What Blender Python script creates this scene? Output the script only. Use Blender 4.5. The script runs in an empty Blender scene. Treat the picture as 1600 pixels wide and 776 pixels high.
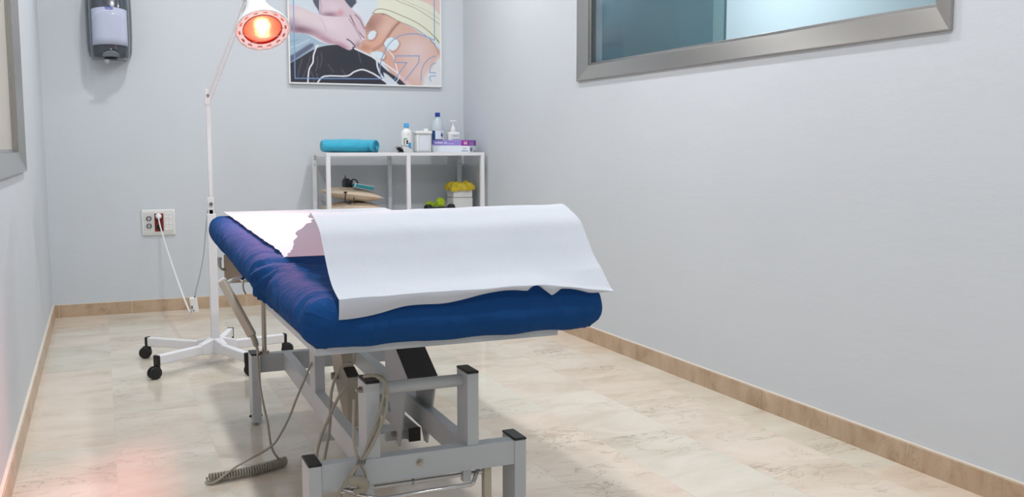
import bpy, bmesh, math, random
import numpy as np
from mathutils import Vector, Matrix, noise

random.seed(7)
S = bpy.context.scene
COL = S.collection
PI = math.pi

# ------------------------------------------------------------------ camera
cam_d = bpy.data.cameras.new('camera')
cam = bpy.data.objects.new('camera', cam_d)
COL.objects.link(cam)
cam_d.sensor_width = 36.0
cam_d.lens = 1491.75 * 36.0 / 1600.0
cam_d.clip_start = 0.02
_r = Vector((0.91815259, -0.39622629, -0.00074403))
_u = Vector((0.04226466, 0.09607008, 0.99447687))
_f = Vector((0.39396640, 0.91311295, -0.10495337))
cam.matrix_world = Matrix(((_r.x, _u.x, -_f.x, 0.0), (_r.y, _u.y, -_f.y, 0.0), (_r.z, _u.z, -_f.z, 1.0), (0, 0, 0, 1)))
S.camera = cam

# ------------------------------------------------------------------ light and exposure
S.view_settings.view_transform = 'Standard'
S.view_settings.look = 'None'
S.view_settings.gamma = 1.0
S.view_settings.exposure = 0.0
S.view_settings.use_curve_mapping = False
W = bpy.data.worlds.new('world')
S.world = W
W.use_nodes = True
W.node_tree.nodes['Background'].inputs[0].default_value = (0.75, 0.82, 0.9, 1)
W.node_tree.nodes['Background'].inputs[1].default_value = 0.3

CEIL = 2.75
LAMP_E = 15.0
LAMP_RGB = (0.955, 0.975, 1.0)


def area(name, loc, size, energy, rgb, shape='DISK', rot=(0, 0, 0)):
    d = bpy.data.lights.new(name, 'AREA')
    d.shape = shape
    d.size = size
    d.energy = energy
    d.color = rgb
    o = bpy.data.objects.new(name, d)
    o.location = loc
    o.rotation_euler = rot
    COL.objects.link(o)
    return o


for ly, k in ((5.1, 0.8), (3.3, 1.25), (1.5, 0.85), (-0.3, 0.4)):
    for lx, kx in ((0.42, 1.35 if ly < 2 else 1.0), (1.75, 0.8 if ly < 2 else 1.0)):
        area('ceiling_downlight', (lx, ly, CEIL - 0.012), 0.13, LAMP_E * k * kx, LAMP_RGB)
# unseen fill lights added to brighten the view through the right window
area('adjoining_fill_light', (3.3, 5.3, 2.7), 0.8, 42, (0.95, 0.98, 1.0))
area('adjoining_fill_light', (2.59, 5.2, 2.7), 0.2, 14, (0.95, 0.98, 1.0))

# ------------------------------------------------------------------ materials


def lin(c):
    return tuple(((x / 255.0) / 12.92 if x / 255.0 <= 0.04045 else ((x / 255.0 + 0.055) / 1.055) ** 2.4) for x in c)


def mat(name, rgb, rough=0.5, metal=0.0, spec=0.5, var=0.0, vscale=8.0, bump=0.0, bscale=60.0, emit=None, estr=0.0,
        alpha_mix=None, sheen=0.0, trans=0.0, stretch=(1, 1, 1), sss=0.0, coat=0.0):
    m = bpy.data.materials.new(name)
    m.use_nodes = True
    nt = m.node_tree
    N, Lk = nt.nodes, nt.links
    b = N['Principled BSDF']
    c = lin(rgb)
    b.inputs['Roughness'].default_value = rough
    b.inputs['Metallic'].default_value = metal
    b.inputs['Specular IOR Level'].default_value = spec
    b.inputs['Sheen Weight'].default_value = sheen
    b.inputs['Transmission Weight'].default_value = trans
    b.inputs['Coat Weight'].default_value = coat
    tc = N.new('ShaderNodeTexCoord')
    mp = N.new('ShaderNodeMapping')
    mp.inputs['Scale'].default_value = stretch
    Lk.new(tc.outputs['Object'], mp.inputs['Vector'])
    nz = N.new('ShaderNodeTexNoise')
    nz.inputs['Scale'].default_value = vscale
    nz.inputs['Detail'].default_value = 5
    Lk.new(mp.outputs[0], nz.inputs['Vector'])
    mx = N.new('ShaderNodeMix')
    mx.data_type = 'RGBA'
    mx.inputs['A'].default_value = (*[x * (1 - var) for x in c], 1)
    mx.inputs['B'].default_value = (*[min(1, x * (1 + var)) for x in c], 1)
    Lk.new(nz.outputs['Fac'], mx.inputs['Factor'])
    Lk.new(mx.outputs['Result'], b.inputs['Base Color'])
    if bump > 0:
        n2 = N.new('ShaderNodeTexNoise')
        n2.inputs['Scale'].default_value = bscale
        n2.inputs['Detail'].default_value = 4
        Lk.new(mp.outputs[0], n2.inputs['Vector'])
        bp = N.new('ShaderNodeBump')
        bp.inputs['Strength'].default_value = bump
        bp.inputs['Distance'].default_value = 0.01
        Lk.new(n2.outputs['Fac'], bp.inputs['Height'])
        Lk.new(bp.outputs[0], b.inputs['Normal'])
    if emit:
        b.inputs['Emission Color'].default_value = (*emit, 1)
        b.inputs['Emission Strength'].default_value = estr
    if alpha_mix is not None:
        tr = N.new('ShaderNodeBsdfTransparent')
        tr.inputs[0].default_value = (*alpha_mix[1], 1)
        ms = N.new('ShaderNodeMixShader')
        ms.inputs[0].default_value = alpha_mix[0]
        out = N['Material Output']
        Lk.new(tr.outputs[0], ms.inputs[1])
        Lk.new(b.outputs[0], ms.inputs[2])
        Lk.new(ms.outputs[0], out.inputs['Surface'])
    return m


def wall_mat(name, rgb, bump=0.10):
    m = mat(name, rgb, rough=0.62, spec=0.3, var=0.035, vscale=1.6)
    nt = m.node_tree
    N, Lk = nt.nodes, nt.links
    b = N['Principled BSDF']
    tc = N.new('ShaderNodeTexCoord')
    mp = N.new('ShaderNodeMapping')
    mp.inputs['Scale'].default_value = (1, 1, 3.2)
    mp.inputs['Rotation'].default_value = (0.25, 0, 0)
    Lk.new(tc.outputs['Object'], mp.inputs['Vector'])
    n1 = N.new('ShaderNodeTexNoise')
    n1.inputs['Scale'].default_value = 3.2
    n1.inputs['Detail'].default_value = 7
    n1.inputs['Roughness'].default_value = 0.62
    Lk.new(mp.outputs[0], n1.inputs['Vector'])
    bp = N.new('ShaderNodeBump')
    bp.inputs['Strength'].default_value = bump
    bp.inputs['Distance'].default_value = 0.02
    Lk.new(n1.outputs['Fac'], bp.inputs['Height'])
    Lk.new(bp.outputs[0], b.inputs['Normal'])
    return m


def marble(name, base, dark, light, tile=None, rough=0.12, vein=0.55, tint=(1, 1, 1), grout=(205, 196, 180), scale=1.0):
    """polished cream marble; tile = (w, l, ox, oy) lays it in running bond along y"""
    m = bpy.data.materials.new(name)
    m.use_nodes = True
    nt = m.node_tree
    N, Lk = nt.nodes, nt.links
    b = N['Principled BSDF']
    b.inputs['Roughness'].default_value = rough
    b.inputs['Specular IOR Level'].default_value = 0.34
    tc = N.new('ShaderNodeTexCoord')
    vec = tc.outputs['Object']
    vin = vec
    bt = None
    if tile:
        mp = N.new('ShaderNodeMapping')
        mp.inputs['Rotation'].default_value = (0, 0, PI / 2)
        mp.inputs['Location'].default_value = (tile[3], tile[2], 0)
        Lk.new(vec, mp.inputs['Vector'])
        bt = N.new('ShaderNodeTexBrick')
        bt.inputs['Scale'].default_value = 1.0
        bt.inputs['Brick Width'].default_value = tile[1]
        bt.inputs['Row Height'].default_value = tile[0]
        bt.inputs['Mortar Size'].default_value = 0.0016
        bt.inputs['Mortar Smooth'].default_value = 0.2
        bt.inputs['Bias'].default_value = 0.0
        bt.inputs['Color1'].default_value = (0, 0, 0, 1)
        bt.inputs['Color2'].default_value = (1, 1, 1, 1)
        bt.inputs['Mortar'].default_value = (0.5, 0.5, 0.5, 1)
        bt.offset = 0.37
        Lk.new(mp.outputs[0], bt.inputs['Vector'])
        # each slab gets its own offset in the veining
        vm = N.new('ShaderNodeVectorMath')
        vm.operation = 'MULTIPLY_ADD'
        Lk.new(bt.outputs['Color'], vm.inputs[0])
        vm.inputs[1].default_value = (7.3, 3.1, 9.7)
        Lk.new(vec, vm.inputs[2])
        vin = vm.outputs[0]
    n1 = N.new('ShaderNodeTexNoise')
    n1.inputs['Scale'].default_value = 3.0 * scale
    n1.inputs['Detail'].default_value = 6
    n1.inputs['Roughness'].default_value = 0.6
    n1.inputs['Distortion'].default_value = 0.6
    st = N.new('ShaderNodeMapping')
    st.inputs['Scale'].default_value = (1.0, 1.7, 1.0)
    Lk.new(vin, st.inputs['Vector'])
    Lk.new(st.outputs[0], n1.inputs['Vector'])
    cr = N.new('ShaderNodeValToRGB')
    cr.color_ramp.elements[0].position = 0.3
    cr.color_ramp.elements[0].color = (*lin(dark), 1)
    cr.color_ramp.elements[1].position = 0.72
    cr.color_ramp.elements[1].color = (*lin(light), 1)
    e = cr.color_ramp.elements.new(0.5)
    e.color = (*lin(base), 1)
    Lk.new(n1.outputs['Fac'], cr.inputs[0])
    # thin broken veins
    n2 = N.new('ShaderNodeTexNoise')
    n2.inputs['Scale'].default_value = 4.2 * scale
    n2.inputs['Detail'].default_value = 8
    n2.inputs['Roughness'].default_value = 0.65
    n2.inputs['Distortion'].default_value = 1.1
    Lk.new(st.outputs[0], n2.inputs['Vector'])
    ab = N.new('ShaderNodeMath')
    ab.operation = 'SUBTRACT'
    ab.inputs[1].default_value = 0.5
    Lk.new(n2.outputs['Fac'], ab.inputs[0])
    ab2 = N.new('ShaderNodeMath')
    ab2.operation = 'ABSOLUTE'
    Lk.new(ab.outputs[0], ab2.inputs[0])
    rr = N.new('ShaderNodeMapRange')
    rr.inputs['From Min'].default_value = 0.0
    rr.inputs['From Max'].default_value = 0.016
    rr.inputs['To Min'].default_value = 1.0
    rr.inputs['To Max'].default_value = 0.0
    Lk.new(ab2.outputs[0], rr.inputs[0])
    n3 = N.new('ShaderNodeTexNoise')
    n3.inputs['Scale'].default_value = 2.3
    n3.inputs['Detail'].default_value = 3
    Lk.new(vin, n3.inputs['Vector'])
    r3 = N.new('ShaderNodeMapRange')
    r3.inputs['From Min'].default_value = 0.5
    r3.inputs['From Max'].default_value = 0.68
    Lk.new(n3.outputs['Fac'], r3.inputs[0])
    mu = N.new('ShaderNodeMath')
    mu.operation = 'MULTIPLY'
    Lk.new(rr.outputs[0], mu.inputs[0])
    Lk.new(r3.outputs[0], mu.inputs[1])
    mu2 = N.new('ShaderNodeMath')
    mu2.operation = 'MULTIPLY'
    mu2.inputs[1].default_value = vein
    Lk.new(mu.outputs[0], mu2.inputs[0])
    mx = N.new('ShaderNodeMix')
    mx.data_type = 'RGBA'
    Lk.new(mu2.outputs[0], mx.inputs['Factor'])
    Lk.new(cr.outputs[0], mx.inputs['A'])
    mx.inputs['B'].default_value = (*lin((132, 112, 92)), 1)
    res = mx.outputs['Result']
    if tile:
        # slab to slab tone: rosy and greenish cream
        cr2 = N.new('ShaderNodeValToRGB')
        cr2.color_ramp.elements[0].color = (1.03, 0.955, 0.91, 1)
        cr2.color_ramp.elements[1].color = (0.95, 0.98, 0.97, 1)
        e2 = cr2.color_ramp.elements.new(0.5)
        e2.color = (1.03, 1.01, 1.0, 1)
        Lk.new(bt.outputs['Color'], cr2.inputs[0])
        m2 = N.new('ShaderNodeMix')
        m2.data_type = 'RGBA'
        m2.blend_type = 'MULTIPLY'
        m2.inputs['Factor'].default_value = 1.0
        Lk.new(res, m2.inputs['A'])
        Lk.new(cr2.outputs[0], m2.inputs['B'])
        m3 = N.new('ShaderNodeMix')
        m3.data_type = 'RGBA'
        f3 = N.new('ShaderNodeMath')
        f3.operation = 'MULTIPLY'
        f3.inputs[1].default_value = 0.6
        Lk.new(bt.outputs['Fac'], f3.inputs[0])
        Lk.new(f3.outputs[0], m3.inputs['Factor'])
        Lk.new(m2.outputs['Result'], m3.inputs['A'])
        m3.inputs['B'].default_value = (*lin(grout), 1)
        res = m3.outputs['Result']
    Lk.new(res, b.inputs['Base Color'])
    return m


M = {}
M['wall'] = wall_mat('painted_wall', (207, 212, 217))
M['ceiling'] = mat('ceiling_paint', (235, 236, 236), rough=0.8)
M['floor'] = marble('marble_floor', (215, 206, 191), (201, 189, 171), (224, 217, 204), tile=(0.305, 0.61, 0.085, 0.2), rough=0.13, vein=0.62)
M['skirt'] = marble('marble_skirting', (190, 164, 138), (168, 140, 112), (204, 182, 158), rough=0.3, vein=0.75, scale=2.0)
M['skirt_joint'] = mat('skirting_joint', (220, 210, 195), rough=0.7)
M['steel'] = mat('brushed_steel', (178, 176, 172), rough=0.24, metal=1.0, var=0.05, vscale=20, stretch=(1, 0.2, 30))
M['grey_paint'] = mat('grey_enamel', (190, 196, 200), rough=0.38, spec=0.4, var=0.02)
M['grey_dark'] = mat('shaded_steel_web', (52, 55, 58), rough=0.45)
M['beige_metal'] = mat('beige_enamel', (190, 183, 168), rough=0.5, var=0.03)
M['plate_beige'] = mat('beige_plate', (180, 166, 150), rough=0.55, var=0.03)
M['black'] = mat('black_plastic', (16, 16, 18), rough=0.42, var=0.1)
M['chrome'] = mat('chrome', (205, 205, 205), rough=0.1, metal=1.0)
M['chrome_dull'] = mat('dull_chrome', (170, 165, 155), rough=0.28, metal=1.0)
M['white_enamel'] = mat('white_enamel', (232, 232, 235), rough=0.3, spec=0.5, var=0.01)
M['white_plastic'] = mat('white_plastic', (235, 235, 233), rough=0.35, var=0.01)
M['offwhite'] = mat('offwhite_plastic', (214, 214, 212), rough=0.4)
M['cable'] = mat('grey_cable', (158, 154, 140), rough=0.5)
M['cable_white'] = mat('white_cable', (228, 228, 226), rough=0.45)
M['cable_grey'] = mat('pale_grey_cable', (170, 180, 180), rough=0.45)
M['paper'] = mat('couch_paper', (215, 220, 227), rough=0.9, spec=0.1, var=0.015, vscale=30, bump=0.12, bscale=260, alpha_mix=None)


def paper_mat():
    m = M['paper']
    nt = m.node_tree
    N, Lk = nt.nodes, nt.links
    b = N['Principled BSDF']
    tl = N.new('ShaderNodeBsdfTranslucent')
    tl.inputs[0].default_value = (*lin((225, 225, 230)), 1)
    ms = N.new('ShaderNodeMixShader')
    ms.inputs[0].default_value = 0.22
    Lk.new(b.outputs[0], ms.inputs[1])
    Lk.new(tl.outputs[0], ms.inputs[2])
    Lk.new(ms.outputs[0], N['Material Output'].inputs['Surface'])


paper_mat()
M['blue_cloth'] = mat('blue_cloth', (27, 72, 128), rough=0.85, spec=0.08, var=0.12, vscale=5, bump=0.2, bscale=45)


def add_creases(m, scale, strength, dist_):
    """fine cloth creases: folded noise on top of the weave bump"""
    nt = m.node_tree
    N, Lk = nt.nodes, nt.links
    b = N['Principled BSDF']
    tc = N.new('ShaderNodeTexCoord')
    nz = N.new('ShaderNodeTexNoise')
    nz.inputs['Scale'].default_value = scale
    nz.inputs['Detail'].default_value = 3
    nz.inputs['Distortion'].default_value = 1.2
    mp = N.new('ShaderNodeMapping')
    mp.inputs['Scale'].default_value = (1.0, 1.6, 0.8)
    mp.inputs['Rotation'].default_value = (0.5, 0.2, 0.4)
    Lk.new(tc.outputs['Object'], mp.inputs[0])
    Lk.new(mp.outputs[0], nz.inputs['Vector'])
    s1 = N.new('ShaderNodeMath')
    s1.operation = 'SUBTRACT'
    s1.inputs[1].default_value = 0.5
    Lk.new(nz.outputs['Fac'], s1.inputs[0])
    s2 = N.new('ShaderNodeMath')
    s2.operation = 'ABSOLUTE'
    Lk.new(s1.outputs[0], s2.inputs[0])
    s3 = N.new('ShaderNodeMath')
    s3.operation = 'POWER'
    s3.inputs[1].default_value = 0.6
    Lk.new(s2.outputs[0], s3.inputs[0])
    bp = N.new('ShaderNodeBump')
    bp.invert = True
    bp.inputs['Strength'].default_value = strength
    bp.inputs['Distance'].default_value = dist_
    Lk.new(s3.outputs[0], bp.inputs['Height'])
    old = b.inputs['Normal'].links[0].from_socket
    Lk.new(old, bp.inputs['Normal'])
    Lk.new(bp.outputs[0], b.inputs['Normal'])


add_creases(M['blue_cloth'], 5.0, 0.45, 0.02)
M['towel'] = mat('cyan_terry', (72, 194, 226), rough=0.95, spec=0.1, var=0.12, vscale=60, bump=0.9, bscale=240, sheen=0.3)
M['cushion'] = mat('beige_leatherette', (198, 180, 158), rough=0.5, var=0.06, bump=0.15, bscale=80)
M['teal'] = mat('teal_card', (40, 140, 150), rough=0.5)
M['yellow'] = mat('yellow_bag', (214, 190, 40), rough=0.4, var=0.12, vscale=18, bump=0.4, bscale=40)
M['lime'] = mat('lime_rubber', (178, 208, 40), rough=0.5)
M['cyan_cap'] = mat('light_blue_plastic', (70, 170, 228), rough=0.35)
M['cyan_label'] = mat('cyan_print', (30, 165, 222), rough=0.45)
M['navy'] = mat('navy_plastic', (28, 62, 150), rough=0.35)
M['navy_label'] = mat('navy_print', (22, 62, 120), rough=0.45)
M['label_white'] = mat('white_label', (228, 234, 242), rough=0.5)
M['label_purple'] = mat('purple_print', (150, 132, 206), rough=0.5)
M['label_magenta'] = mat('magenta_print', (150, 40, 150), rough=0.5)
M['label_pink'] = mat('pink_print', (214, 186, 196), rough=0.5)
M['label_grey'] = mat('grey_print', (120, 126, 140), rough=0.5)
M['label_dark'] = mat('maroon_print', (92, 40, 60), rough=0.5)
M['label_green'] = mat('green_print', (60, 120, 70), rough=0.5)
M['clear_bottle'] = mat('cloudy_plastic', (220, 228, 232), rough=0.25, alpha_mix=(0.72, (0.92, 0.96, 0.98)))
M['clear_cup'] = mat('clear_plastic', (200, 212, 216), rough=0.15, alpha_mix=(0.35, (0.93, 0.96, 0.96)))
M['shelf_glass'] = mat('frosted_shelf_glass', (196, 204, 206), rough=0.2, alpha_mix=(0.8, (0.9, 0.94, 0.94)))
M['smoke'] = mat('smoked_plastic', (66, 72, 82), rough=0.16, spec=0.6, coat=0.3)
M['smoke_back'] = mat('grey_plastic', (104, 112, 122), rough=0.35)
M['roll_window'] = mat('clear_window_over_paper_roll', (186, 192, 212), rough=0.12, spec=0.6, var=0.05, vscale=30, stretch=(1, 1, 0.05))
M['red_plastic'] = mat('red_plastic', (120, 22, 18), rough=0.4, var=0.15)
M['socket_grey'] = mat('socket_grey', (96, 100, 102), rough=0.5)
M['indicator'] = mat('indicator_light', (255, 190, 150), emit=(1.0, 0.5, 0.25), estr=6.0)
M['left_pane'] = mat('frosted_cream_pane', (196, 190, 178), rough=0.35)
M['dark_panel'] = mat('teal_partition', (112, 138, 146), rough=0.6)
M['far_wall'] = mat('adjoining_wall', (216, 219, 222), rough=0.7)
M['jamb'] = mat('adjoining_jamb', (150, 170, 172), rough=0.6)
M['logo_blue'] = mat('logo_blue', (40, 60, 190), rough=0.4)
M['device_grey'] = mat('grey_blue_plastic', (120, 132, 165), rough=0.4)

# window glass of the right window
g = bpy.data.materials.new('window_glass')
g.use_nodes = True
N, Lk = g.node_tree.nodes, g.node_tree.links
N.remove(N['Principled BSDF'])
tr = N.new('ShaderNodeBsdfTransparent')
tr.inputs[0].default_value = (0.86, 0.93, 0.945, 1)
gl = N.new('ShaderNodeBsdfGlossy')
gl.inputs['Roughness'].default_value = 0.06
fr = N.new('ShaderNodeLayerWeight')
fr.inputs['Blend'].default_value = 0.5
pw = N.new('ShaderNodeMath')
pw.operation = 'POWER'
pw.inputs[1].default_value = 4.0
Lk.new(fr.outputs['Facing'], pw.inputs[0])
ms = N.new('ShaderNodeMixShader')
Lk.new(pw.outputs[0], ms.inputs[0])
Lk.new(tr.outputs[0], ms.inputs[1])
Lk.new(gl.outputs[0], ms.inputs[2])
Lk.new(ms.outputs[0], N['Material Output'].inputs['Surface'])
M['glass'] = g

# glowing face of the infrared bulb: hottest where the filament sits
e = bpy.data.materials.new('glowing_red_bulb')
e.use_nodes = True
N, Lk = e.node_tree.nodes, e.node_tree.links
b = N['Principled BSDF']
b.inputs['Base Color'].default_value = (0.5, 0.06, 0.03, 1)
b.inputs['Roughness'].default_value = 0.12
at = N.new('ShaderNodeAttribute')
at.attribute_name = 'glow_level'
nz = N.new('ShaderNodeTexNoise')
nz.inputs['Scale'].default_value = 45
nz.inputs['Detail'].default_value = 3
ad = N.new('ShaderNodeMath')
ad.operation = 'MULTIPLY_ADD'
ad.inputs[1].default_value = 0.35
Lk.new(nz.outputs['Fac'], ad.inputs[0])
Lk.new(at.outputs['Fac'], ad.inputs[2])
sb = N.new('ShaderNodeMath')
sb.operation = 'SUBTRACT'
sb.inputs[1].default_value = 0.17
Lk.new(ad.outputs[0], sb.inputs[0])
cr = N.new('ShaderNodeValToRGB')
cr.color_ramp.elements[0].color = (0.75, 0.10, 0.05, 1)
cr.color_ramp.elements[1].color = (3.0, 2.6, 1.5, 1)
q = cr.color_ramp.elements.new(0.35)
q.color = (1.1, 0.24, 0.12, 1)
q = cr.color_ramp.elements.new(0.62)
q.color = (1.5, 0.9, 0.42, 1)
Lk.new(sb.outputs[0], cr.inputs[0])
Lk.new(cr.outputs[0], b.inputs['Emission Color'])
b.inputs['Emission Strength'].default_value = 1.6
M['bulb'] = e

# ------------------------------------------------------------------ mesh helpers
ORIGIN = {}


class MB:
    def __init__(self):
        self.v, self.f, self.mi = [], [], []

    def add(self, vs, fs, mi=0):
        o = len(self.v)
        self.v += [tuple(p) for p in vs]
        self.f += [tuple(i + o for i in f) for f in fs]
        self.mi += [mi] * len(fs)
        return self

    def box(self, x0, x1, y0, y1, z0, z1, mi=0):
        vs = [(x, y, z) for x in (x0, x1) for y in (y0, y1) for z in (z0, z1)]
        return self.add(vs, [(0, 1, 3, 2), (4, 6, 7, 5), (0, 4, 5, 1), (2, 3, 7, 6), (0, 2, 6, 4), (1, 5, 7, 3)], mi)

    def obox(self, c, ax, ay, az, mi=0):
        """box by centre and three half-axis vectors"""
        c, ax, ay, az = map(Vector, (c, ax, ay, az))
        vs = [c + i * ax + j * ay + k * az for i in (-1, 1) for j in (-1, 1) for k in (-1, 1)]
        return self.add(vs, [(0, 1, 3, 2), (4, 6, 7, 5), (0, 4, 5, 1), (2, 3, 7, 6), (0, 2, 6, 4), (1, 5, 7, 3)], mi)

    def beam(self, p, q, w, h, up=(0, 0, 1), mi=0):
        p, q = Vector(p), Vector(q)
        d = (q - p)
        s = d.cross(Vector(up)).normalized()
        u = s.cross(d).normalized()
        return self.obox((p + q) / 2, d / 2, s * w / 2, u * h / 2, mi)

    def prism(self, poly, axis, a0, a1, mi=0):
        """polygon extruded along an axis (0 = x with (y,z) points, 1 = y with (x,z), 2 = z with (x,y))"""
        n = len(poly)

        def pt(p, a):
            return ((a, p[0], p[1]), (p[0], a, p[1]), (p[0], p[1], a))[axis]
        vs = [pt(p, a0) for p in poly] + [pt(p, a1) for p in poly]
        fs = [tuple(range(n)), tuple(range(2 * n - 1, n - 1, -1))]
        fs += [(i, i + n, (i + 1) % n + n, (i + 1) % n) for i in range(n)]
        return self.add(vs, fs, mi)

    def tube(self, pts, r, n=10, mi=0, closed=False, smooth=True):
        pts = [Vector(p) for p in pts]
        if smooth and len(pts) > 2:
            pts = spline(pts, 6)
        rs = r if isinstance(r, (list, tuple)) else [r] * len(pts)
        if len(rs) != len(pts):
            rs = [rs[int(i * (len(rs) - 1) / (len(pts) - 1) + 0.5)] for i in range(len(pts))]
        vs, fs = [], []
        up = None
        for i, p in enumerate(pts):
            t = (pts[min(i + 1, len(pts) - 1)] - pts[max(i - 1, 0)]).normalized()
            if up is None:
                up = Vector((0, 0, 1)) if abs(t.z) < 0.9 else Vector((1, 0, 0))
            s = t.cross(up)
            if s.length < 1e-5:
                s = t.orthogonal()
            s.normalize()
            up = s.cross(t).normalized()
            for k in range(n):
                a = 2 * PI * k / n
                vs.append(p + (s * math.cos(a) + up * math.sin(a)) * rs[i])
        m = len(pts)
        for i in range(m - 1):
            for k in range(n):
                fs.append((i * n + k, i * n + (k + 1) % n, (i + 1) * n + (k + 1) % n, (i + 1) * n + k))
        fs.append(tuple(range(n - 1, -1, -1)))
        fs.append(tuple((m - 1) * n + k for k in range(n)))
        return self.add(vs, fs, mi)

    def lathe(self, prof, c=(0, 0, 0), axis=(0, 0, 1), n=32, mi=0, sx=1.0, sy=1.0, caps=True):
        """prof: list of (radius, height) turned about axis from c"""
        ax = Vector(axis).normalized()
        s = ax.orthogonal().normalized() if abs(ax.z) < 0.999 else Vector((1, 0, 0))
        t = ax.cross(s)
        c = Vector(c)
        vs, fs = [], []
        for (r, h) in prof:
            for k in range(n):
                a = 2 * PI * k / n
                vs.append(c + ax * h + s * (r * sx * math.cos(a)) + t * (r * sy * math.sin(a)))
        m = len(prof)
        for i in range(m - 1):
            for k in range(n):
                fs.append((i * n + k, i * n + (k + 1) % n, (i + 1) * n + (k + 1) % n, (i + 1) * n + k))
        if caps and prof[0][0] > 1e-6:
            fs.append(tuple(range(n - 1, -1, -1)))
        if caps and prof[-1][0] > 1e-6:
            fs.append(tuple((m - 1) * n + k for k in range(n)))
        return self.add(vs, fs, mi)

    def cyl(self, p, q, r, n=20, mi=0):
        p, q = Vector(p), Vector(q)
        return self.lathe([(r, 0), (r, (q - p).length)], p, (q - p), n, mi)

    def grid(self, fn, nu, nv, mi=0, closed_u=False):
        vs = [fn(i / (nu - 1 if not closed_u else nu), j / (nv - 1)) for j in range(nv) for i in range(nu)]
        fs = []
        for j in range(nv - 1):
            for i in range(nu if closed_u else nu - 1):
                i2 = (i + 1) % nu
                fs.append((j * nu + i, j * nu + i2, (j + 1) * nu + i2, (j + 1) * nu + i))
        return self.add(vs, fs, mi)

    def shear(self, f):
        self.v = [f(Vector(p)) for p in self.v]
        return self

    def build(self, name, mats, parent=None, bevel=0.0, seg=2, smooth=True, angle=35, solid=0.0, weld=False):
        me = bpy.data.meshes.new(name)
        off = ORIGIN.get(parent.name, Vector((0, 0, 0))) if parent else Vector((0, 0, 0))
        base = Vector((0, 0, 0))
        if parent is None:
            xs = [p[0] for p in self.v]
            ys = [p[1] for p in self.v]
            zs = [p[2] for p in self.v]
            base = Vector(((min(xs) + max(xs)) / 2, (min(ys) + max(ys)) / 2, min(zs)))
            off = base
        me.from_pydata([Vector(p) - off for p in self.v], [], self.f)
        if not isinstance(mats, (list, tuple)):
            mats = [mats]
        for m_ in mats:
            me.materials.append(M[m_] if isinstance(m_, str) else m_)
        me.polygons.foreach_set('material_index', self.mi)
        bm = bmesh.new()
        bm.from_mesh(me)
        if weld:
            bmesh.ops.remove_doubles(bm, verts=bm.verts, dist=1e-5)
        bmesh.ops.recalc_face_normals(bm, faces=bm.faces)
        bm.to_mesh(me)
        bm.free()
        if smooth:
            me.polygons.foreach_set('use_smooth', [True] * len(me.polygons))
            me.set_sharp_from_angle(angle=math.radians(angle))
        o = bpy.data.objects.new(name, me)
        COL.objects.link(o)
        if parent:
            o.parent = parent
            ORIGIN[o.name] = off
        else:
            o.location = base
            ORIGIN[o.name] = base
        if solid > 0:
            md = o.modifiers.new('thickness', 'SOLIDIFY')
            md.thickness = solid
            md.offset = 0
        if bevel > 0:
            md = o.modifiers.new('bevel', 'BEVEL')
            md.width = bevel
            md.segments = seg
            md.limit_method = 'ANGLE'
            md.angle_limit = math.radians(40)
            md.harden_normals = False
        return o


def spline(pts, k):
    out = []
    n = len(pts)
    for i in range(n - 1):
        p0, p1, p2, p3 = pts[max(i - 1, 0)], pts[i], pts[i + 1], pts[min(i + 2, n - 1)]
        for j in range(k):
            t = j / k
            out.append(0.5 * ((2 * p1) + (p2 - p0) * t + (2 * p0 - 5 * p1 + 4 * p2 - p3) * t * t + (3 * p1 - p0 - 3 * p2 + p3) * t ** 3))
    out.append(pts[-1])
    return out


def tag(o, label, cat, group=None):
    o['label'] = label
    o['category'] = cat
    if group:
        o['group'] = group
    return o


def thing(name, loc, label, cat, group=None):
    o = bpy.data.objects.new(name, None)
    o.empty_display_size = 0.05
    o.location = loc
    COL.objects.link(o)
    ORIGIN[o.name] = Vector(loc)
    return tag(o, label, cat, group)


def struct(o):
    o['kind'] = 'structure'
    return o


# ------------------------------------------------------------------ room shell
XL, XR, YB, YF = -0.284, 2.312, 6.199, -1.4
T = 0.12


def wall_with_hole(name, x0, x1, hy0, hy1, hz0, hz1):
    m = MB()
    m.box(x0, x1, YF, hy0, 0, CEIL)
    m.box(x0, x1, hy1, YB, 0, CEIL)
    m.box(x0, x1, hy0, hy1, 0, hz0)
    m.box(x0, x1, hy0, hy1, hz1, CEIL)
    return struct(m.build(name, 'wall', smooth=False))


struct(MB().box(XL - T, XR + T, YF - T, YB + T, -0.1, 0).build('floor', 'floor', smooth=False))
fl = bpy.data.objects['floor']
struct(MB().box(XL - T, XR + T, YF - T, YB + T, CEIL, CEIL + 0.1).build('ceiling', 'ceiling', smooth=False))
struct(MB().box(XL - T, XR + T, YB, YB + T, 0, CEIL).build('wall_back', 'wall', smooth=False))
struct(MB().box(XL - T, XR + T, YF - T, YF, 0, CEIL).build('wall_front', 'wall', smooth=False))
# right window opening and left window opening
RW = (2.10, 4.483, 1.34, 2.42)
LW = (1.95, 4.40, 0.905, 2.42)
wall_with_hole('wall_right', XR, XR + T, RW[0] + 0.03, RW[1] - 0.03, RW[2] + 0.03, RW[3] - 0.03)
wall_with_hole('wall_left', XL - T, XL, LW[0] + 0.03, LW[1] - 0.03, LW[2] + 0.03, LW[3] - 0.03)

# skirting: marble slabs with pale joints
BH, BT = 0.074, 0.014


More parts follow.
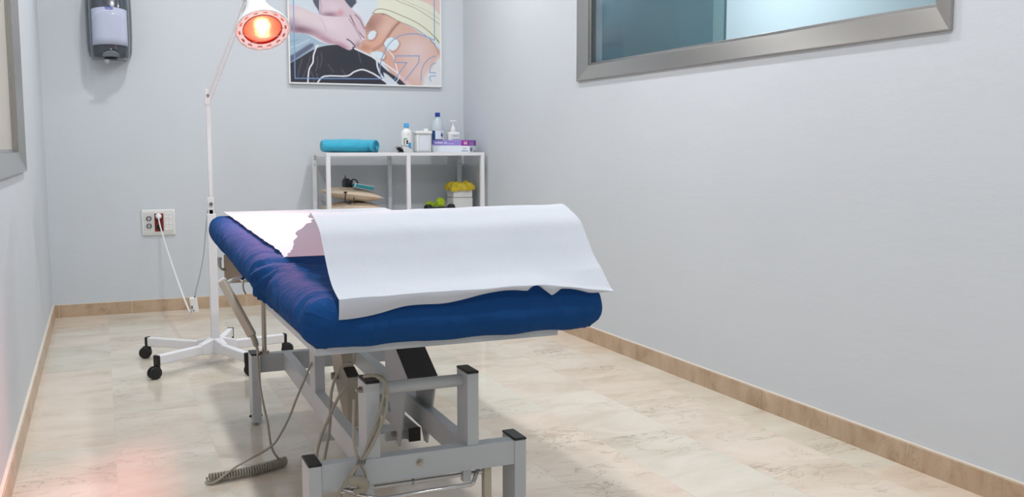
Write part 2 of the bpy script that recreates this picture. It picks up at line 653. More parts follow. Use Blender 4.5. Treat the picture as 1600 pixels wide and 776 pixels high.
def skirting(name, p, q, nrm, joints):
    m = MB()
    p, q, nrm = Vector(p), Vector(q), Vector(nrm)
    d = (q - p).normalized()
    L = (q - p).length
    cuts = [0.0] + [j for j in joints if 0 < j < L] + [L]
    for a, b in zip(cuts[:-1], cuts[1:]):
        c = p + d * (a + b) / 2 + nrm * BT / 2 + Vector((0, 0, BH / 2))
        m.obox(c, d * ((b - a) / 2 - 0.0015), nrm * BT / 2, (0, 0, BH / 2), 0)
    # joint filler and the pale bead of filler on top
    c = p + d * L / 2 + nrm * (BT / 2 - 0.001) + Vector((0, 0, BH / 2))
    m.obox(c, d * L / 2, nrm * (BT / 2 - 0.0005), (0, 0, BH / 2 - 0.0006), 1)
    c = p + d * L / 2 + nrm * BT * 0.35 + Vector((0, 0, BH + 0.002))
    m.obox(c, d * L / 2, nrm * BT * 0.35, (0, 0, 0.002), 1)
    return struct(m.build(name, ['skirt', 'skirt_joint'], smooth=False))


rj = [1.842, 2.195, 2.549, 2.910, 3.285, 3.633, 3.99, 4.35, 4.7, 5.06, 5.42, 5.78, 1.49, 1.13, 0.78, 0.42]
skirting('baseboard_right', (XR, YF, 0), (XR, YB, 0), (-1, 0, 0), sorted(j - YF for j in rj))
skirting('baseboard_left', (XL, YF, 0), (XL, YB, 0), (1, 0, 0), [0.4 * k for k in range(1, 20)])
skirting('baseboard_back', (XL + BT, YB, 0), (XR - BT, YB, 0), (0, -1, 0), [0.02, 0.42, 0.74, 1.1, 1.5, 1.9, 2.3])


def window(name, xw, nrm, y0, y1, z0, z1, w, rec, slope, pane_mat):
    """steel picture-frame window: flat mitred face, reveal, recessed pane"""
    rt = bpy.data.objects.new(name, None)
    rt.location = (xw, (y0 + y1) / 2, z0)
    COL.objects.link(rt)
    ORIGIN[rt.name] = Vector(rt.location)
    struct(rt)
    f = MB()
    pr = 0.014 * nrm       # face stands proud of the wall
    xo = xw + pr
    xi = xw - rec * nrm
    xback = xw - (rec + 0.03) * nrm

    def ring(x, i):
        return [(x, y0 + i, z0 + i), (x, y1 - i, z0 + i), (x, y1 - i, z1 - i), (x, y0 + i, z1 - i)]
    xs_ = xw + pr - slope * nrm
    rings = [ring(xw - 0.003 * nrm, 0.0), ring(xo, 0.001), ring(xo, 0.005), ring(xs_, w), ring(xi, w), ring(xi, w + 0.012), ring(xback, w + 0.012),
             ring(xback, 0.032), ring(xw - 0.003 * nrm, 0.032)]
    vs = [p for r_ in rings for p in r_]
    fs = []
    nr = len(rings)
    for a in range(nr):
        b_ = (a + 1) % nr
        for k in range(4):
            fs.append((a * 4 + k, a * 4 + (k + 1) % 4, b_ * 4 + (k + 1) % 4, b_ * 4 + k))
    f.add(vs, fs)
    f.build('window_frame', 'steel', rt, smooth=False, bevel=0.0015)
    a, b_ = sorted((xi - 0.008 * nrm, xi - 0.016 * nrm))
    MB().box(a, b_, y0 + w - 0.005, y1 - w + 0.005, z0 + w - 0.005, z1 - w + 0.005).build('window_pane', pane_mat, rt, smooth=False)
    return rt


window('window_1', XR, -1, *RW, 0.078, 0.022, 0.026, 'glass')
window('window_2', XL, 1, *LW, 0.078, 0.022, 0.020, 'left_pane')

# the room on the other side of the right window
struct(MB().box(4.3, 4.4, 0.2, 7.6, 0, 2.75).build('wall_adjoining_far', 'far_wall', smooth=False))
struct(MB().box(XR + T, 4.4, 7.5, 7.6, 0, 2.75).build('wall_adjoining_end', 'far_wall', smooth=False))
struct(MB().box(XR + T, 4.4, 0.1, 0.2, 0, 2.75).build('wall_adjoining_near', 'far_wall', smooth=False))
struct(MB().box(XR + T, 4.4, 0.2, 7.5, -0.1, 0).build('floor_adjoining', 'far_wall', smooth=False))
struct(MB().box(XR + T, 4.4, 0.2, 7.5, 2.75, 2.85).build('ceiling_adjoining', 'ceiling', smooth=False))
struct(MB().box(2.76, 2.80, 3.917, 7.5, 0, 2.75).build('wall_adjoining_partition', 'dark_panel', smooth=False))
struct(MB().box(2.745, 2.7595, 3.83, 3.917, 0, 2.75).build('trim_adjoining', 'jamb', smooth=False))

# ------------------------------------------------------------------ treatment table
t = thing('treatment_table', (0.70, 2.85, 0), 'grey steel electric treatment table with an H-shaped base under the blue sheet', 'treatment table')


def sh(y):
    return (y - 2.2) * 0.024


def leg(x0, x1, y0, y1, z1):
    o = MB().box(x0, x1, y0, y1, 0.008, z1).build('leg', 'grey_paint', t, bevel=0.002)
    MB().box(x0 - 0.0008, x1 + 0.0008, y0 - 0.0008, y1 + 0.0008, z1, z1 + 0.006).build('leg_cap', 'black', o, bevel=0.002)
    MB().lathe([(0.011, 0.0), (0.011, 0.009)], ((x0 + x1) / 2, (y0 + y1) / 2, 0), n=14).build('foot_pad', 'black', o)
    b_ = MB()
    b_.cyl((x0 - 0.008, (y0 + y1) / 2, 0.026), (x1 + 0.008, (y0 + y1) / 2, 0.026), 0.004, 8)
    b_.build('bolt', 'black', o)
    return o


leg(0.420, 0.451, 2.173, 2.256, 0.257)
leg(0.945, 0.977, 2.173, 2.256, 0.257)
leg(0.475, 0.506, 3.465, 3.543, 0.257)
leg(1.010, 1.042, 3.465, 3.543, 0.257)
MB().box(0.450, 0.946, 2.176, 2.214, 0.195, 0.258).build('crossbar', 'grey_paint', t, bevel=0.0015)
MB().box(0.505, 1.011, 3.500, 3.538, 0.185, 0.252).build('crossbar', 'grey_paint', t, bevel=0.0015)
for x in (0.562, 0.820):
    MB().beam((x + 0.016, 2.213, 0.2265), (x + 0.016 + sh(3.5), 3.502, 0.222), 0.031, 0.063).build('rail', 'grey_paint', t, bevel=0.0015)
for x0, x1 in ((0.561, 0.595), (0.819, 0.849)):
    o = MB().box(x0, x1, 2.179, 2.256, 0.2575, 0.441).build('upright_post', 'grey_paint', t, bevel=0.0015)
    MB().box(x0 - 0.0008, x1 + 0.0008, 2.178, 2.257, 0.441, 0.447).build('post_cap', 'black', o, bevel=0.002)
MB().cyl((0.594, 2.222, 0.417), (0.820, 2.222, 0.417), 0.0155, 24).build('tie_tube', 'grey_paint', t)
# bolts through the posts and the bar
b = MB()
b.cyl((0.5515, 2.215, 0.42), (0.562, 2.215, 0.42), 0.0085, 6)
b.cyl((0.546, 2.215, 0.42), (0.552, 2.215, 0.42), 0.0045, 10)
b.build('bolt', 'chrome_dull', t, angle=20)
b = MB().cyl((0.848, 2.215, 0.42), (0.855, 2.215, 0.42), 0.006, 8)
b.build('bolt', 'chrome_dull', t)
b = MB()
b.cyl((0.692, 2.177, 0.234), (0.692, 2.171, 0.234), 0.0085, 6)
b.cyl((0.692, 2.172, 0.234), (0.692, 2.167, 0.234), 0.0045, 10)
b.build('bolt', 'chrome_dull', t, angle=20)
# posts of the lifting gear standing on the left rail
MB().box(0.580, 0.611, 2.868, 2.945, 0.252, 0.556).build('lift_post', 'grey_paint', t, bevel=0.0015)
# twin-plate lifting lever with dark web
pl = [(2.600, 0.140), (2.511, 0.362), (2.86, 0.552), (2.96, 0.552), (2.745, 0.401), (2.728, 0.318), (2.685, 0.227), (2.628, 0.140)]
lv = MB().prism(pl, 0, 0.765, 0.770).build('lifting_lever', 'grey_paint', t, smooth=False)
MB().prism(pl, 0, 0.849, 0.854).build('lever_plate', 'grey_paint', lv, smooth=False)
MB().prism([(2.507, 0.362), (2.858, 0.551), (2.866, 0.551), (2.513, 0.358)], 0, 0.766, 0.853).build('lever_web', 'grey_dark', lv, smooth=False)
o = MB().box(0.797, 0.830, 2.606, 3.30, 0.150, 0.188).build('actuator_tube', 'grey_paint', t, bevel=0.001)
MB().box(0.796, 0.831, 2.600, 2.607, 0.149, 0.189).build('tube_cap', 'black', o, bevel=0.001)
MB().box(0.600, 0.842, 2.90, 2.925, 0.088, 0.112).build('crossbar', 'grey_paint', t, bevel=0.001)
MB().box(0.735, 0.797, 2.63, 2.65, 0.150, 0.172).build('lever_pin', 'grey_paint', t, bevel=0.001)
b = MB()
b.cyl((0.765, 2.63, 0.17), (0.752, 2.63, 0.17), 0.009, 6)
b.build('bolt', 'chrome_dull', t, angle=20)
# motor bracket with slanted beige sides
o = MB().prism([(2.905, 0.120), (2.900, 0.283), (2.955, 0.300), (3.02, 0.40), (3.20, 0.55), (3.32, 0.55), (3.12, 0.30), (3.076, 0.235), (2.945, 0.130)],
               0, 0.689, 0.724).build('motor_bracket', 'beige_metal', t, smooth=False, bevel=0.001)
MB().prism([(2.898, 0.284), (2.898, 0.288), (2.953, 0.305), (2.955, 0.301)], 0, 0.688, 0.725).build('bracket_cap', 'black', o, smooth=False)
MB().cyl((0.667, 3.03, 0.262), (0.690, 3.03, 0.262), 0.012, 12).build('bolt', 'chrome_dull', o)
# upper deck: two hinged frames
dk = MB()
dk.box(0.417, 1.003, 2.045, 2.075, 0.549, 0.565)
dk.box(0.417, 0.447, 2.0755, 2.6895, 0.549, 0.565)
dk.box(0.973, 1.003, 2.0755, 2.6895, 0.549, 0.565)
dk.box(0.417, 1.003, 2.69, 2.72, 0.549, 0.565)
dk.box(0.4475, 0.9725, 2.0755, 2.6895, 0.555, 0.5645)
dk.build('seat_deck', 'grey_paint', t, bevel=0.001)


def far(z, y):
    return z + 0.055 * max(0.0, (y - 2.6)) / 1.35


d2 = MB()
d2.prism([(2.74, far(0.549, 2.74)), (3.86, far(0.549, 3.86)), (3.86, far(0.563, 3.86)), (2.74, far(0.563, 2.74))], 0, 0.44, 0.47)
d2.prism([(2.74, far(0.549, 2.74)), (3.86, far(0.549, 3.86)), (3.86, far(0.563, 3.86)), (2.74, far(0.563, 2.74))], 0, 0.99, 1.02)
d2.prism([(2.74, far(0.555, 2.74)), (3.86, far(0.555, 3.86)), (3.86, far(0.563, 3.86)), (2.74, far(0.563, 2.74))], 0, 0.47, 0.99)
d2.build('back_deck', 'grey_paint', t, bevel=0.001)
# support rod, side plate with hooks
MB().cyl((0.529, 3.515, 0.252), (0.532, 3.515, far(0.556, 3.5)), 0.0085, 16).build('support_rod', 'chrome_dull', t)
MB().cyl((0.529, 3.515, 0.252), (0.529, 3.515, 0.262), 0.017, 16).build('rod_collar', 'chrome_dull', t)
o = MB().box(0.418, 0.56, 3.70, 3.712, 0.492, far(0.556, 3.7)).build('side_plate', 'plate_beige', t, bevel=0.002)
MB().tube([(0.420, 3.695, 0.545), (0.405, 3.695, 0.55), (0.400, 3.695, 0.572), (0.402, 3.695, 0.592)], [0.005, 0.005, 0.007, 0.008], 10).build('hook', 'chrome_dull', o)
o = MB().cyl((0.414, 3.20, 0.568), (0.46, 3.215, far(0.575, 3.2)), 0.010, 14).build('handset_holder', 'chrome', t)
MB().tube([(0.420, 3.196, 0.565), (0.418, 3.193, 0.548), (0.422, 3.193, 0.532), (0.427, 3.195, 0.522)], 0.003, 8).build('hook', 'chrome_dull', o)
# chrome foot bars with clamps below the front crossbar
b = MB()
b.tube([(0.50, 2.195, 0.180), (0.862, 2.195, 0.181)], 0.0055, 12, smooth=False)
b.build('foot_bar', 'chrome', t)
b = MB()
b.tube([(0.498, 2.20, 0.190), (0.535, 2.165, 0.180), (0.575, 2.148, 0.170), (0.60, 2.145, 0.168), (0.70, 2.145, 0.170), (0.80, 2.145, 0.171), (0.818, 2.147, 0.172),
        (0.832, 2.165, 0.178), (0.852, 2.195, 0.190)], 0.0055, 12)
b.build('foot_pedal', 'chrome', t)
for x in (0.557, 0.808):
    MB().box(x, x + 0.021, 2.180, 2.204, 0.164, 0.196).build('foot_bar_clamp', 'grey_paint', t, bevel=0.002)
MB().cyl((0.678, 2.195, 0.1805), (0.682, 2.195, 0.1805), 0.008, 14).build('bar_collar', 'chrome_dull', t)
for x in (0.502, 0.868):
    o = MB().box(x, x + 0.02, 2.19, 2.212, 0.046, 0.196).build('castor_post', 'beige_metal', t, bevel=0.002)
    b = MB()
    b.cyl((x - 0.002, 2.20, 0.028), (x + 0.022, 2.20, 0.028), 0.028, 20)
    b.build('castor_wheel', 'black', o, bevel=0.003)
# hand control with coiled lead
o = MB().beam((0.352, 3.19, 0.572), (0.4315, 3.11, 0.398), 0.027, 0.021, up=(0.4, 0.9, 0.2)).build('hand_control', 'beige_metal', t, bevel=0.005, seg=3)
MB().beam((0.350, 3.191, 0.577), (0.354, 3.187, 0.568), 0.0255, 0.020, up=(0.4, 0.9, 0.2)).build('handset_top', 'white_plastic', o, bevel=0.003)
MB().tube([(0.362, 3.197, 0.560), (0.39, 3.20, 0.573), (0.418, 3.20, 0.576)], 0.006, 8).build('handset_hanger', 'offwhite', o)
MB().tube([(0.4315, 3.11, 0.400), (0.437, 3.10, 0.385), (0.445, 3.08, 0.345)], [0.010, 0.009, 0.0045], 10).build('strain_relief', 'cable', o)
lead = MB()
lead.tube([(0.442, 3.085, 0.35), (0.436, 3.0, 0.25), (0.447, 2.95, 0.154), (0.457, 2.95, 0.077), (0.477, 2.96, 0.035), (0.497, 2.972, 0.018)], 0.0035, 8)
pa, pb = Vector((0.505, 2.975, 0.0165)), Vector((0.262, 2.905, 0.0165))
cs = []
turns, per = 30, 9
dx = (pb - pa)
side = dx.cross(Vector((0, 0, 1))).normalized()
for i in range(turns * per + 1):
    s = i / (turns * per)
    a = 2 * PI * turns * s
    bow = side * (-0.018 * math.sin(PI * s))
    cs.append(pa + dx * s + bow + side * (0.0125 * math.cos(a)) + Vector((0, 0, 0.0125 * math.sin(a))))
lead.tube(cs, 0.0034, 6, smooth=False)
lead.tube([(0.262, 2.90, 0.012), (0.254, 2.895, 0.008), (0.280, 2.885, 0.010), (0.347, 2.90, 0.045), (0.443, 2.90, 0.089), (0.478, 2.90, 0.128), (0.507, 2.90, 0.181),
           (0.53, 2.90, 0.236), (0.552, 2.90, 0.284), (0.574, 2.90, 0.332), (0.600, 2.905, 0.372), (0.61, 2.95, 0.42)], 0.0035, 8)
lead.build('coiled_lead', 'cable', o)
# loose power leads tied round the left post
pc = MB()
pc.tube([(0.60, 2.455, 0.575), (0.602, 2.45, 0.442), (0.581, 2.45, 0.433), (0.556, 2.45, 0.411), (0.542, 2.45, 0.375), (0.536, 2.45, 0.339), (0.531, 2.45, 0.26), (0.518, 2.46, 0.178),
         (0.505, 2.48, 0.08), (0.48, 2.5, 0.012)], 0.0042, 8)
pc.tube([(0.612, 2.41, 0.405), (0.574, 2.40, 0.387), (0.549, 2.40, 0.362), (0.519, 2.40, 0.305), (0.497, 2.40, 0.254), (0.486, 2.40, 0.21), (0.475, 2.41, 0.10), (0.47, 2.43, 0.012)], 0.0042, 8)
pc.tube([(0.562, 2.20, 0.455), (0.580, 2.172, 0.462), (0.598, 2.160, 0.452), (0.600, 2.152, 0.433), (0.592, 2.150, 0.398), (0.580, 2.150, 0.363), (0.541, 2.148, 0.269), (0.530, 2.148, 0.26),
         (0.508, 2.148, 0.233), (0.492, 2.148, 0.208), (0.470, 2.148, 0.175), (0.45, 2.13, 0.10), (0.45, 2.12, 0.012)], 0.004, 8)
pc.tube([(0.590, 2.20, 0.456), (0.598, 2.168, 0.458), (0.604, 2.150, 0.440), (0.603, 2.143, 0.405), (0.596, 2.142, 0.372), (0.572, 2.140, 0.318), (0.545, 2.140, 0.276), (0.530, 2.140, 0.262),
         (0.506, 2.138, 0.229), (0.494, 2.138, 0.212)], 0.004, 8)
pc.tube([(0.530, 2.17, 0.41), (0.524, 2.156, 0.358), (0.523, 2.152, 0.321), (0.528, 2.150, 0.288), (0.533, 2.150, 0.271), (0.541, 2.150, 0.253), (0.550, 2.150, 0.225), (0.540, 2.150, 0.200)], 0.0035, 8)
pc.tube([(0.592, 2.164, 0.395), (0.585, 2.160, 0.343), (0.566, 2.158, 0.304), (0.544, 2.155, 0.269), (0.532, 2.155, 0.257), (0.516, 2.155, 0.221)], 0.0035, 8)
o = pc.build('power_lead', 'cable', t)
b = MB()
b.tube([(0.500, 2.140, 0.222), (0.520, 2.136, 0.226), (0.540, 2.140, 0.216), (0.542, 2.142, 0.202), (0.520, 2.14, 0.196)], [0.006, 0.012, 0.014, 0.012, 0.008], 12)
b.build('lead_plug', 'cable', o)
b = MB()
for k in range(3):
    b.tube([(0.525, 2.135, 0.264 + 0.004 * k), (0.533, 2.131, 0.268 + 0.003 * k), (0.543, 2.135, 0.262 + 0.004 * k), (0.548, 2.142, 0.27 + 0.002 * k)], 0.0012, 6)
b.build('cable_tie', 'socket_grey', o)
b = MB()
b.cyl((0.622, 2.5, 0.46), (0.622, 2.5, 0.50), 0.009, 12)
b.cyl((0.622, 2.5, 0.50), (0.622, 2.5, 0.553), 0.005, 12)
b.cyl((0.622, 2.5, 0.475), (0.622, 2.5, 0.485), 0.012, 6)
b.build('air_valve', 'chrome_dull', t, angle=25)

# ------------------------------------------------------------------ blue fitted sheet (closed form over the pads)


def rbox(x0, x1, y0, y1, z0, z1, r, step):
    """rounded box as a dense welded grid; yields (point, outward normal)"""
    bm = bmesh.new()
    nx, ny, nz = int((x1 - x0) / step), int((y1 - y0) / step), max(8, int((z1 - z0) / step * 1.3))
    def face(o, a, b_, na, nb):
        vs = [[bm.verts.new(o + a * (i / na) + b_ * (j / nb)) for i in range(na + 1)] for j in range(nb + 1)]
        for j in range(nb):
            for i in range(na):
                bm.faces.new((vs[j][i], vs[j][i + 1], vs[j + 1][i + 1], vs[j + 1][i]))
    X, Y, Z = Vector((x1 - x0, 0, 0)), Vector((0, y1 - y0, 0)), Vector((0, 0, z1 - z0))
    O = Vector((x0, y0, z0))
    face(O, X, Y, nx, ny); face(O + Z, X, Y, nx, ny)
    face(O, X, Z, nx, nz); face(O + Y, X, Z, nx, nz)
    face(O, Y, Z, ny, nz); face(O + X, Y, Z, ny, nz)
    bmesh.ops.remove_doubles(bm, verts=bm.verts, dist=step * 0.05)
    bmesh.ops.recalc_face_normals(bm, faces=bm.faces)
    return bm


def nzv(x, y, z, s=1.0):
    return noise.noise(Vector((x * s, y * s, z * s)))


bm = rbox(0.388, 1.126, 2.003, 3.955, 0.566, 0.682, 0.055, 0.0115)
for v in bm.verts:
    p = v.co.copy()
    rr = Vector((0.058, 0.062, 0.056))
    c = Vector((min(max(p.x, 0.388 + rr.x), 1.126 - rr.x), min(max(p.y, 2.003 + rr.y), 3.955 - rr.y), min(max(p.z, 0.566 + rr.z), 0.682 - rr.z)))
    d = Vector(((p.x - c.x) / rr.x, (p.y - c.y) / rr.y, (p.z - c.z) / rr.z))
    # map cube shell to superellipsoid shell
    m_ = max(abs(d.x), abs(d.y), abs(d.z))
    n = d.normalized() if d.length > 1e-6 else Vector((0, 0, 1))
    q = c + Vector((n.x * rr.x, n.y * rr.y, n.z * rr.z)) * (m_ if m_ > 0 else 1)
    # wrinkles
    yy, xx, zz = q.y, q.x, q.z
    left = max(0.0, 1 - (xx - 0.388) / 0.16)
    right = max(0.0, 1 - (1.126 - xx) / 0.16)
    hinge = math.exp(-((yy - 2.66 - 0.35 * (0.56 + 0.06 - zz)) / 0.13) ** 2)
    w = 0.0028 * nzv(xx, yy, zz, 7.0) + 0.0012 * nzv(xx * 1.3, yy, zz, 22)
    # gathered folds where the two pads meet
    ph = (yy + 0.55 * (zz - 0.6) + 0.12 * nzv(xx, yy, zz, 5)) * 2 * PI / 0.055
    # rumpled ridges: stretched noise running across the side, fanned out from the hinge
    fan = (zz - 0.60) * 1.1 + (xx - 0.388) * 0.35
    a_ = yy * 13 + fan * 17
    rid = 1 - abs(noise.noise(Vector((a_, fan * 4.5, 1.7)))) * 2.2
    rid2 = 1 - abs(noise.noise(Vector((a_ * 1.9 + 9, fan * 7.0, 8.2)))) * 2.2
    w += hinge * (0.25 + 0.75 * max(left, right)) * (0.022 * (rid - 0.45) + 0.010 * (rid2 - 0.45) + 0.0)
    # fine pulls running down the sides
    sidew = max(0.0, abs(n.x) - 0.3)
    ph2 = (yy + 0.6 * (zz - 0.6) + 0.05 * nzv(xx, yy, zz, 9)) * 2 * PI / 0.085
    b_ = yy * 8 - (zz - 0.6) * 14
    w += sidew * (0.008 * (0.5 - abs(noise.noise(Vector((b_ * 0.7, zz * 6, 3.3)))) * 2) + 0.004 * (0.5 - abs(noise.noise(Vector((b_ * 1.7, zz * 9, 7.3)))) * 2))
    topw = max(0.0, n.z) * left
    w += topw * 0.004 * (0.5 - abs(noise.noise(Vector((yy * 9 - xx * 12, xx * 4, 6.3)))) * 2)
    # corner gathers at the near end
    for cx in (0.388, 1.126):
        dd = math.hypot(xx - cx, yy - 2.003)
        k = max(0.0, 1 - dd / 0.13)
        ang = math.atan2(yy - 2.07, xx - (cx + (0.07 if cx < 0.7 else -0.07)))
        w += k * 0.007 * (0.4 - abs(noise.noise(Vector((ang * 2.6, (zz - 0.6) * 9, cx * 7)))) * 2)
    # tucks along the lower front edge
    if n.y < -0.4:
        w += 0.0030 * math.sin(xx * 38 + (zz - 0.6) * 22 + 3 * nzv(xx, yy, zz, 6)) * max(0.0, (0.635 - zz) / 0.07)
    q = q + n * w
    # dip at the hinge, raised head end, gently sagging front edge
    q.z -= 0.010 * math.exp(-((yy - 2.68) / 0.07) ** 2) * max(0.0, n.z)
    q.z = far(q.z, yy)
    bow = 4 * (xx - 0.388) * (1.126 - xx) / 0.545
    if yy < 2.1:
        q.z += -0.007 + 0.010 * (xx - 0.757) * -0.2
    v.co = q
me = bpy.data.meshes.new('fitted_sheet')
off = Vector((0.757, 2.98, 0.56))
for v in bm.verts:
    v.co -= off
bm.to_mesh(me)
bm.free()
me.materials.append(M['blue_cloth'])
me.polygons.foreach_set('use_smooth', [True] * len(me.polygons))
o = bpy.data.objects.new('fitted_sheet', me)
o.location = off
COL.objects.link(o)
tag(o, 'wrinkled blue fitted sheet stretched over the mattress of the treatment table', 'sheet')

# ------------------------------------------------------------------ paper sheet: flat at the head end, then a raised loop
# profile points: (y, z, x of left edge, x of right edge)
prof = [(3.925, far(0.6935, 3.925), 0.446, 1.105), (3.6, far(0.6935, 3.6), 0.458, 1.11), (3.3, far(0.6930, 3.3), 0.462, 1.115), (3.0, far(0.6925, 3.0), 0.470, 1.12),
        (2.82, far(0.6915, 2.82), 0.474, 1.125), (2.752, 0.690, 0.477, 1.127), (2.735, 0.696, 0.483, 1.127), (2.66, 0.730, 0.487, 1.128), (2.56, 0.775, 0.477, 1.13),
        (2.45, 0.812, 0.488, 1.13), (2.36, 0.838, 0.472, 1.13), (2.30, 0.8465, 0.463, 1.13), (2.272, 0.8455, 0.460, 1.13), (2.235, 0.835, 0.459, 1.13), (2.18, 0.812, 0.459, 1.131),
        (2.145, 0.776, 0.459, 1.131), (2.105, 0.735, 0.459, 1.130), (2.06, 0.704, 0.458, 1.130), (2.012, 0.687, 0.458, 1.129), (1.992, 0.681, 0.458, 1.129)]
PV = [Vector((a, b_, 0)) for a, b_, _, _ in prof]
PE = [Vector((l, r_, 0)) for _, _, l, r_ in prof]
PVs, PEs = spline(PV, 7), spline(PE, 7)
NUX = 110


def lip(xn):
    """length of the turned-down front lip at normalised x"""
    a = 0.036 * max(0.0, 1 - xn / 0.62) + 0.009
    a += 0.004 * math.sin(xn * 21)
    if 0.66 < xn < 0.72:
        a -= 0.012 * math.sin((xn - 0.66) / 0.06 * PI)
    if 0.72 < xn < 0.80:
        a += 0.016 * max(0, 1 - abs(xn - 0.755) / 0.035)
    if xn > 0.9:
        a *= (1 - xn) / 0.1
    return max(a, 0.0015)


pm = MB()
rows = len(PVs)
LIPR = 7


def paper_pt(u, v):
    j = v * (rows + LIPR - 1)
    jj = int(round(j))
    k = min(jj, rows - 1)
    y, z = PVs[k].x, PVs[k].y
    l, r_ = PEs[k].x, PEs[k].y
    # torn, ragged edges on the flat part and the rise
    if y > 2.33:
        tear = 0.006 * noise.noise(Vector((y * 22, 1.3, 0))) + 0.004 * noise.noise(Vector((y * 70, 5.1, 0)))
        if y < 2.75:
            tear *= 2.2
        l += tear
    x = l + (r_ - l) * u
    if jj >= rows:
        s = (jj - rows + 1) / LIPR
        L_ = lip(u) * s
        y -= 0.004 * s - 0.010 * s * s
        z -= L_
    amp = 0.0 if y > 2.74 else 1.0
    if y <= 2.74:
        z += 0.0035 * noise.noise(Vector((x * 6, y * 7, 2.0))) + 0.0016 * noise.noise(Vector((x * 17, y * 16, 4.0)))
        y += 0.003 * noise.noise(Vector((x * 5, z * 9, 7.0)))
        if jj < rows:
            z += 0.006 * (u - 0.5) * math.exp(-((y - 2.29) / 0.2) ** 2)
        # front edge dips at the left, lifts over the middle
        if y < 2.06:
            z += min(1.0, (2.06 - y) / 0.05) * (-0.002 + 0.010 * math.sin(u * PI) * 0.4 - (0.022 * max(0, u - 0.72) / 0.28))
    else:
        z += 0.0012 * abs(noise.noise(Vector((x * 14, y * 14, 3.0))))
    return (x, y, z)


pm.grid(paper_pt, NUX, rows + LIPR)
o = pm.build('paper_sheet', 'paper', None, angle=60)
tag(o, 'white disposable couch paper on the blue sheet, raised in a loop at the near end', 'paper sheet')
# ------------------------------------------------------------------ infrared lamp on castors
t = thing('infrared_lamp', (0.465, 4.565, 0), 'white infrared lamp on a five-armed castor base, its red bulb lit', 'lamp')
HUB = Vector((0.466, 4.565, 0.085))
m = MB()
m.lathe([(0.0, 0.052), (0.034, 0.052), (0.040, 0.060), (0.040, 0.092), (0.034, 0.106), (0.026, 0.112), (0.0, 0.112)], (HUB.x, HUB.y, 0), n=24)
ends = [(0.176, 4.819), (0.192, 4.356), (0.571, 4.258), (0.802, 4.640), (0.575, 4.905)]
for ex, ey in ends:
    d = (Vector((ex, ey, 0)) - Vector((HUB.x, HUB.y, 0))).normalized()
    s = Vector((-d.y, d.x, 0))
    # flared webs joining hub and arms
    c0 = Vector((HUB.x, HUB.y, 0)) + d * 0.02
    c1 = Vector((HUB.x, HUB.y, 0)) + d * 0.095
    vs = []
    for c, w, z0, z1 in ((c0, 0.026, 0.054, 0.125), (c1, 0.0185, 0.058, 0.106)):
        vs += [c - s * w + Vector((0, 0, z0)), c + s * w + Vector((0, 0, z0)), c + s * w * 0.8 + Vector((0, 0, z1)), c - s * w * 0.8 + Vector((0, 0, z1))]
    m.add(vs, [(0, 1, 2, 3), (7, 6, 5, 4), (0, 4, 5, 1), (1, 5, 6, 2), (2, 6, 7, 3), (3, 7, 4, 0)])
m.build('base_hub', 'white_enamel', t, bevel=0.004)
for i, (ex, ey) in enumerate(ends):
    E_ = Vector((ex, ey, 0))
    d = (E_ - Vector((HUB.x, HUB.y, 0))).normalized()
    s = Vector((-d.y, d.x, 0))
    a = Vector((HUB.x, HUB.y, 0.081)) + d * 0.085
    o = MB().beam(a, E_ + Vector((0, 0, 0.081)) - d * 0.012, 0.030, 0.044).build('base_arm', 'white_enamel', t, bevel=0.006, seg=3)
    MB().obox(E_ + Vector((0, 0, 0.0795)) - d * 0.006, d * 0.007, s * 0.016, Vector((0, 0, 0.0245))).build('arm_cap', 'black', o, bevel=0.004)
    cs_ = MB()
    k = (0.5, -0.2, 0.9, -0.5, 0.3)[i]
    wd = (d * math.cos(k) + s * math.sin(k)).normalized()
    ws = Vector((-wd.y, wd.x, 0))
    wc = E_ - d * 0.006 + wd * 0.012 + Vector((0, 0, 0.028))
    for sg in (-1, 1):
        p0 = wc + ws * (0.0035 * sg)
        cs_.lathe([(0.010, 0), (0.026, 0.001), (0.028, 0.004), (0.028, 0.010), (0.024, 0.013), (0.008, 0.014)], p0, ws * sg, 22)
    # hood over the twin wheels
    cs_.obox(wc + Vector((0, 0, 0.016)) - wd * 0.008, wd * 0.018, ws * 0.0035, Vector((0, 0, 0.014)))
    cs_.cyl(E_ - d * 0.006 + Vector((0, 0, 0.036)), E_ - d * 0.006 + Vector((0, 0, 0.06)), 0.010, 14)
    cs_.build('castor', 'black', t)
# square column, joint brackets and arms
MB().box(0.447, 0.484, 4.547, 4.584, 0.106, 0.700).build('column', 'white_enamel', t, bevel=0.003)
jt = MB()
jt.box(0.452, 0.478, 4.556, 4.561, 0.695, 0.775)
jt.box(0.452, 0.478, 4.570, 4.575, 0.695, 0.775)
jt.box(0.455, 0.475, 4.556, 4.575, 0.695, 0.720)
o = jt.build('joint_bracket', 'white_enamel', t, bevel=0.002)
MB().cyl((0.465, 4.548, 0.745), (0.465, 4.584, 0.745), 0.008, 12).build('joint_bolt', 'chrome_dull', o)
MB().beam((0.4665, 4.5655, 0.735), (0.466, 4.556, 1.235), 0.018, 0.016, up=(0, 1, 0)).build('lower_arm', 'white_enamel', t, bevel=0.002)
jt = MB()
jt.beam((0.463, 4.548, 1.195), (0.468, 4.545, 1.262), 0.026, 0.005, up=(0, 1, 0))
jt.beam((0.463, 4.566, 1.195), (0.468, 4.563, 1.262), 0.026, 0.005, up=(0, 1, 0))
jt.box(0.456, 0.476, 4.547, 4.566, 1.19, 1.21)
o = jt.build('joint_bracket', 'white_enamel', t, bevel=0.002)
MB().cyl((0.466, 4.54, 1.235), (0.466, 4.572, 1.235), 0.007, 12).build('joint_bolt', 'chrome_dull', o)
J2 = Vector((0.640, 4.36, 1.690))
J1 = Vector((0.468, 4.555, 1.215))
dA = (J2 - J1).normalized()
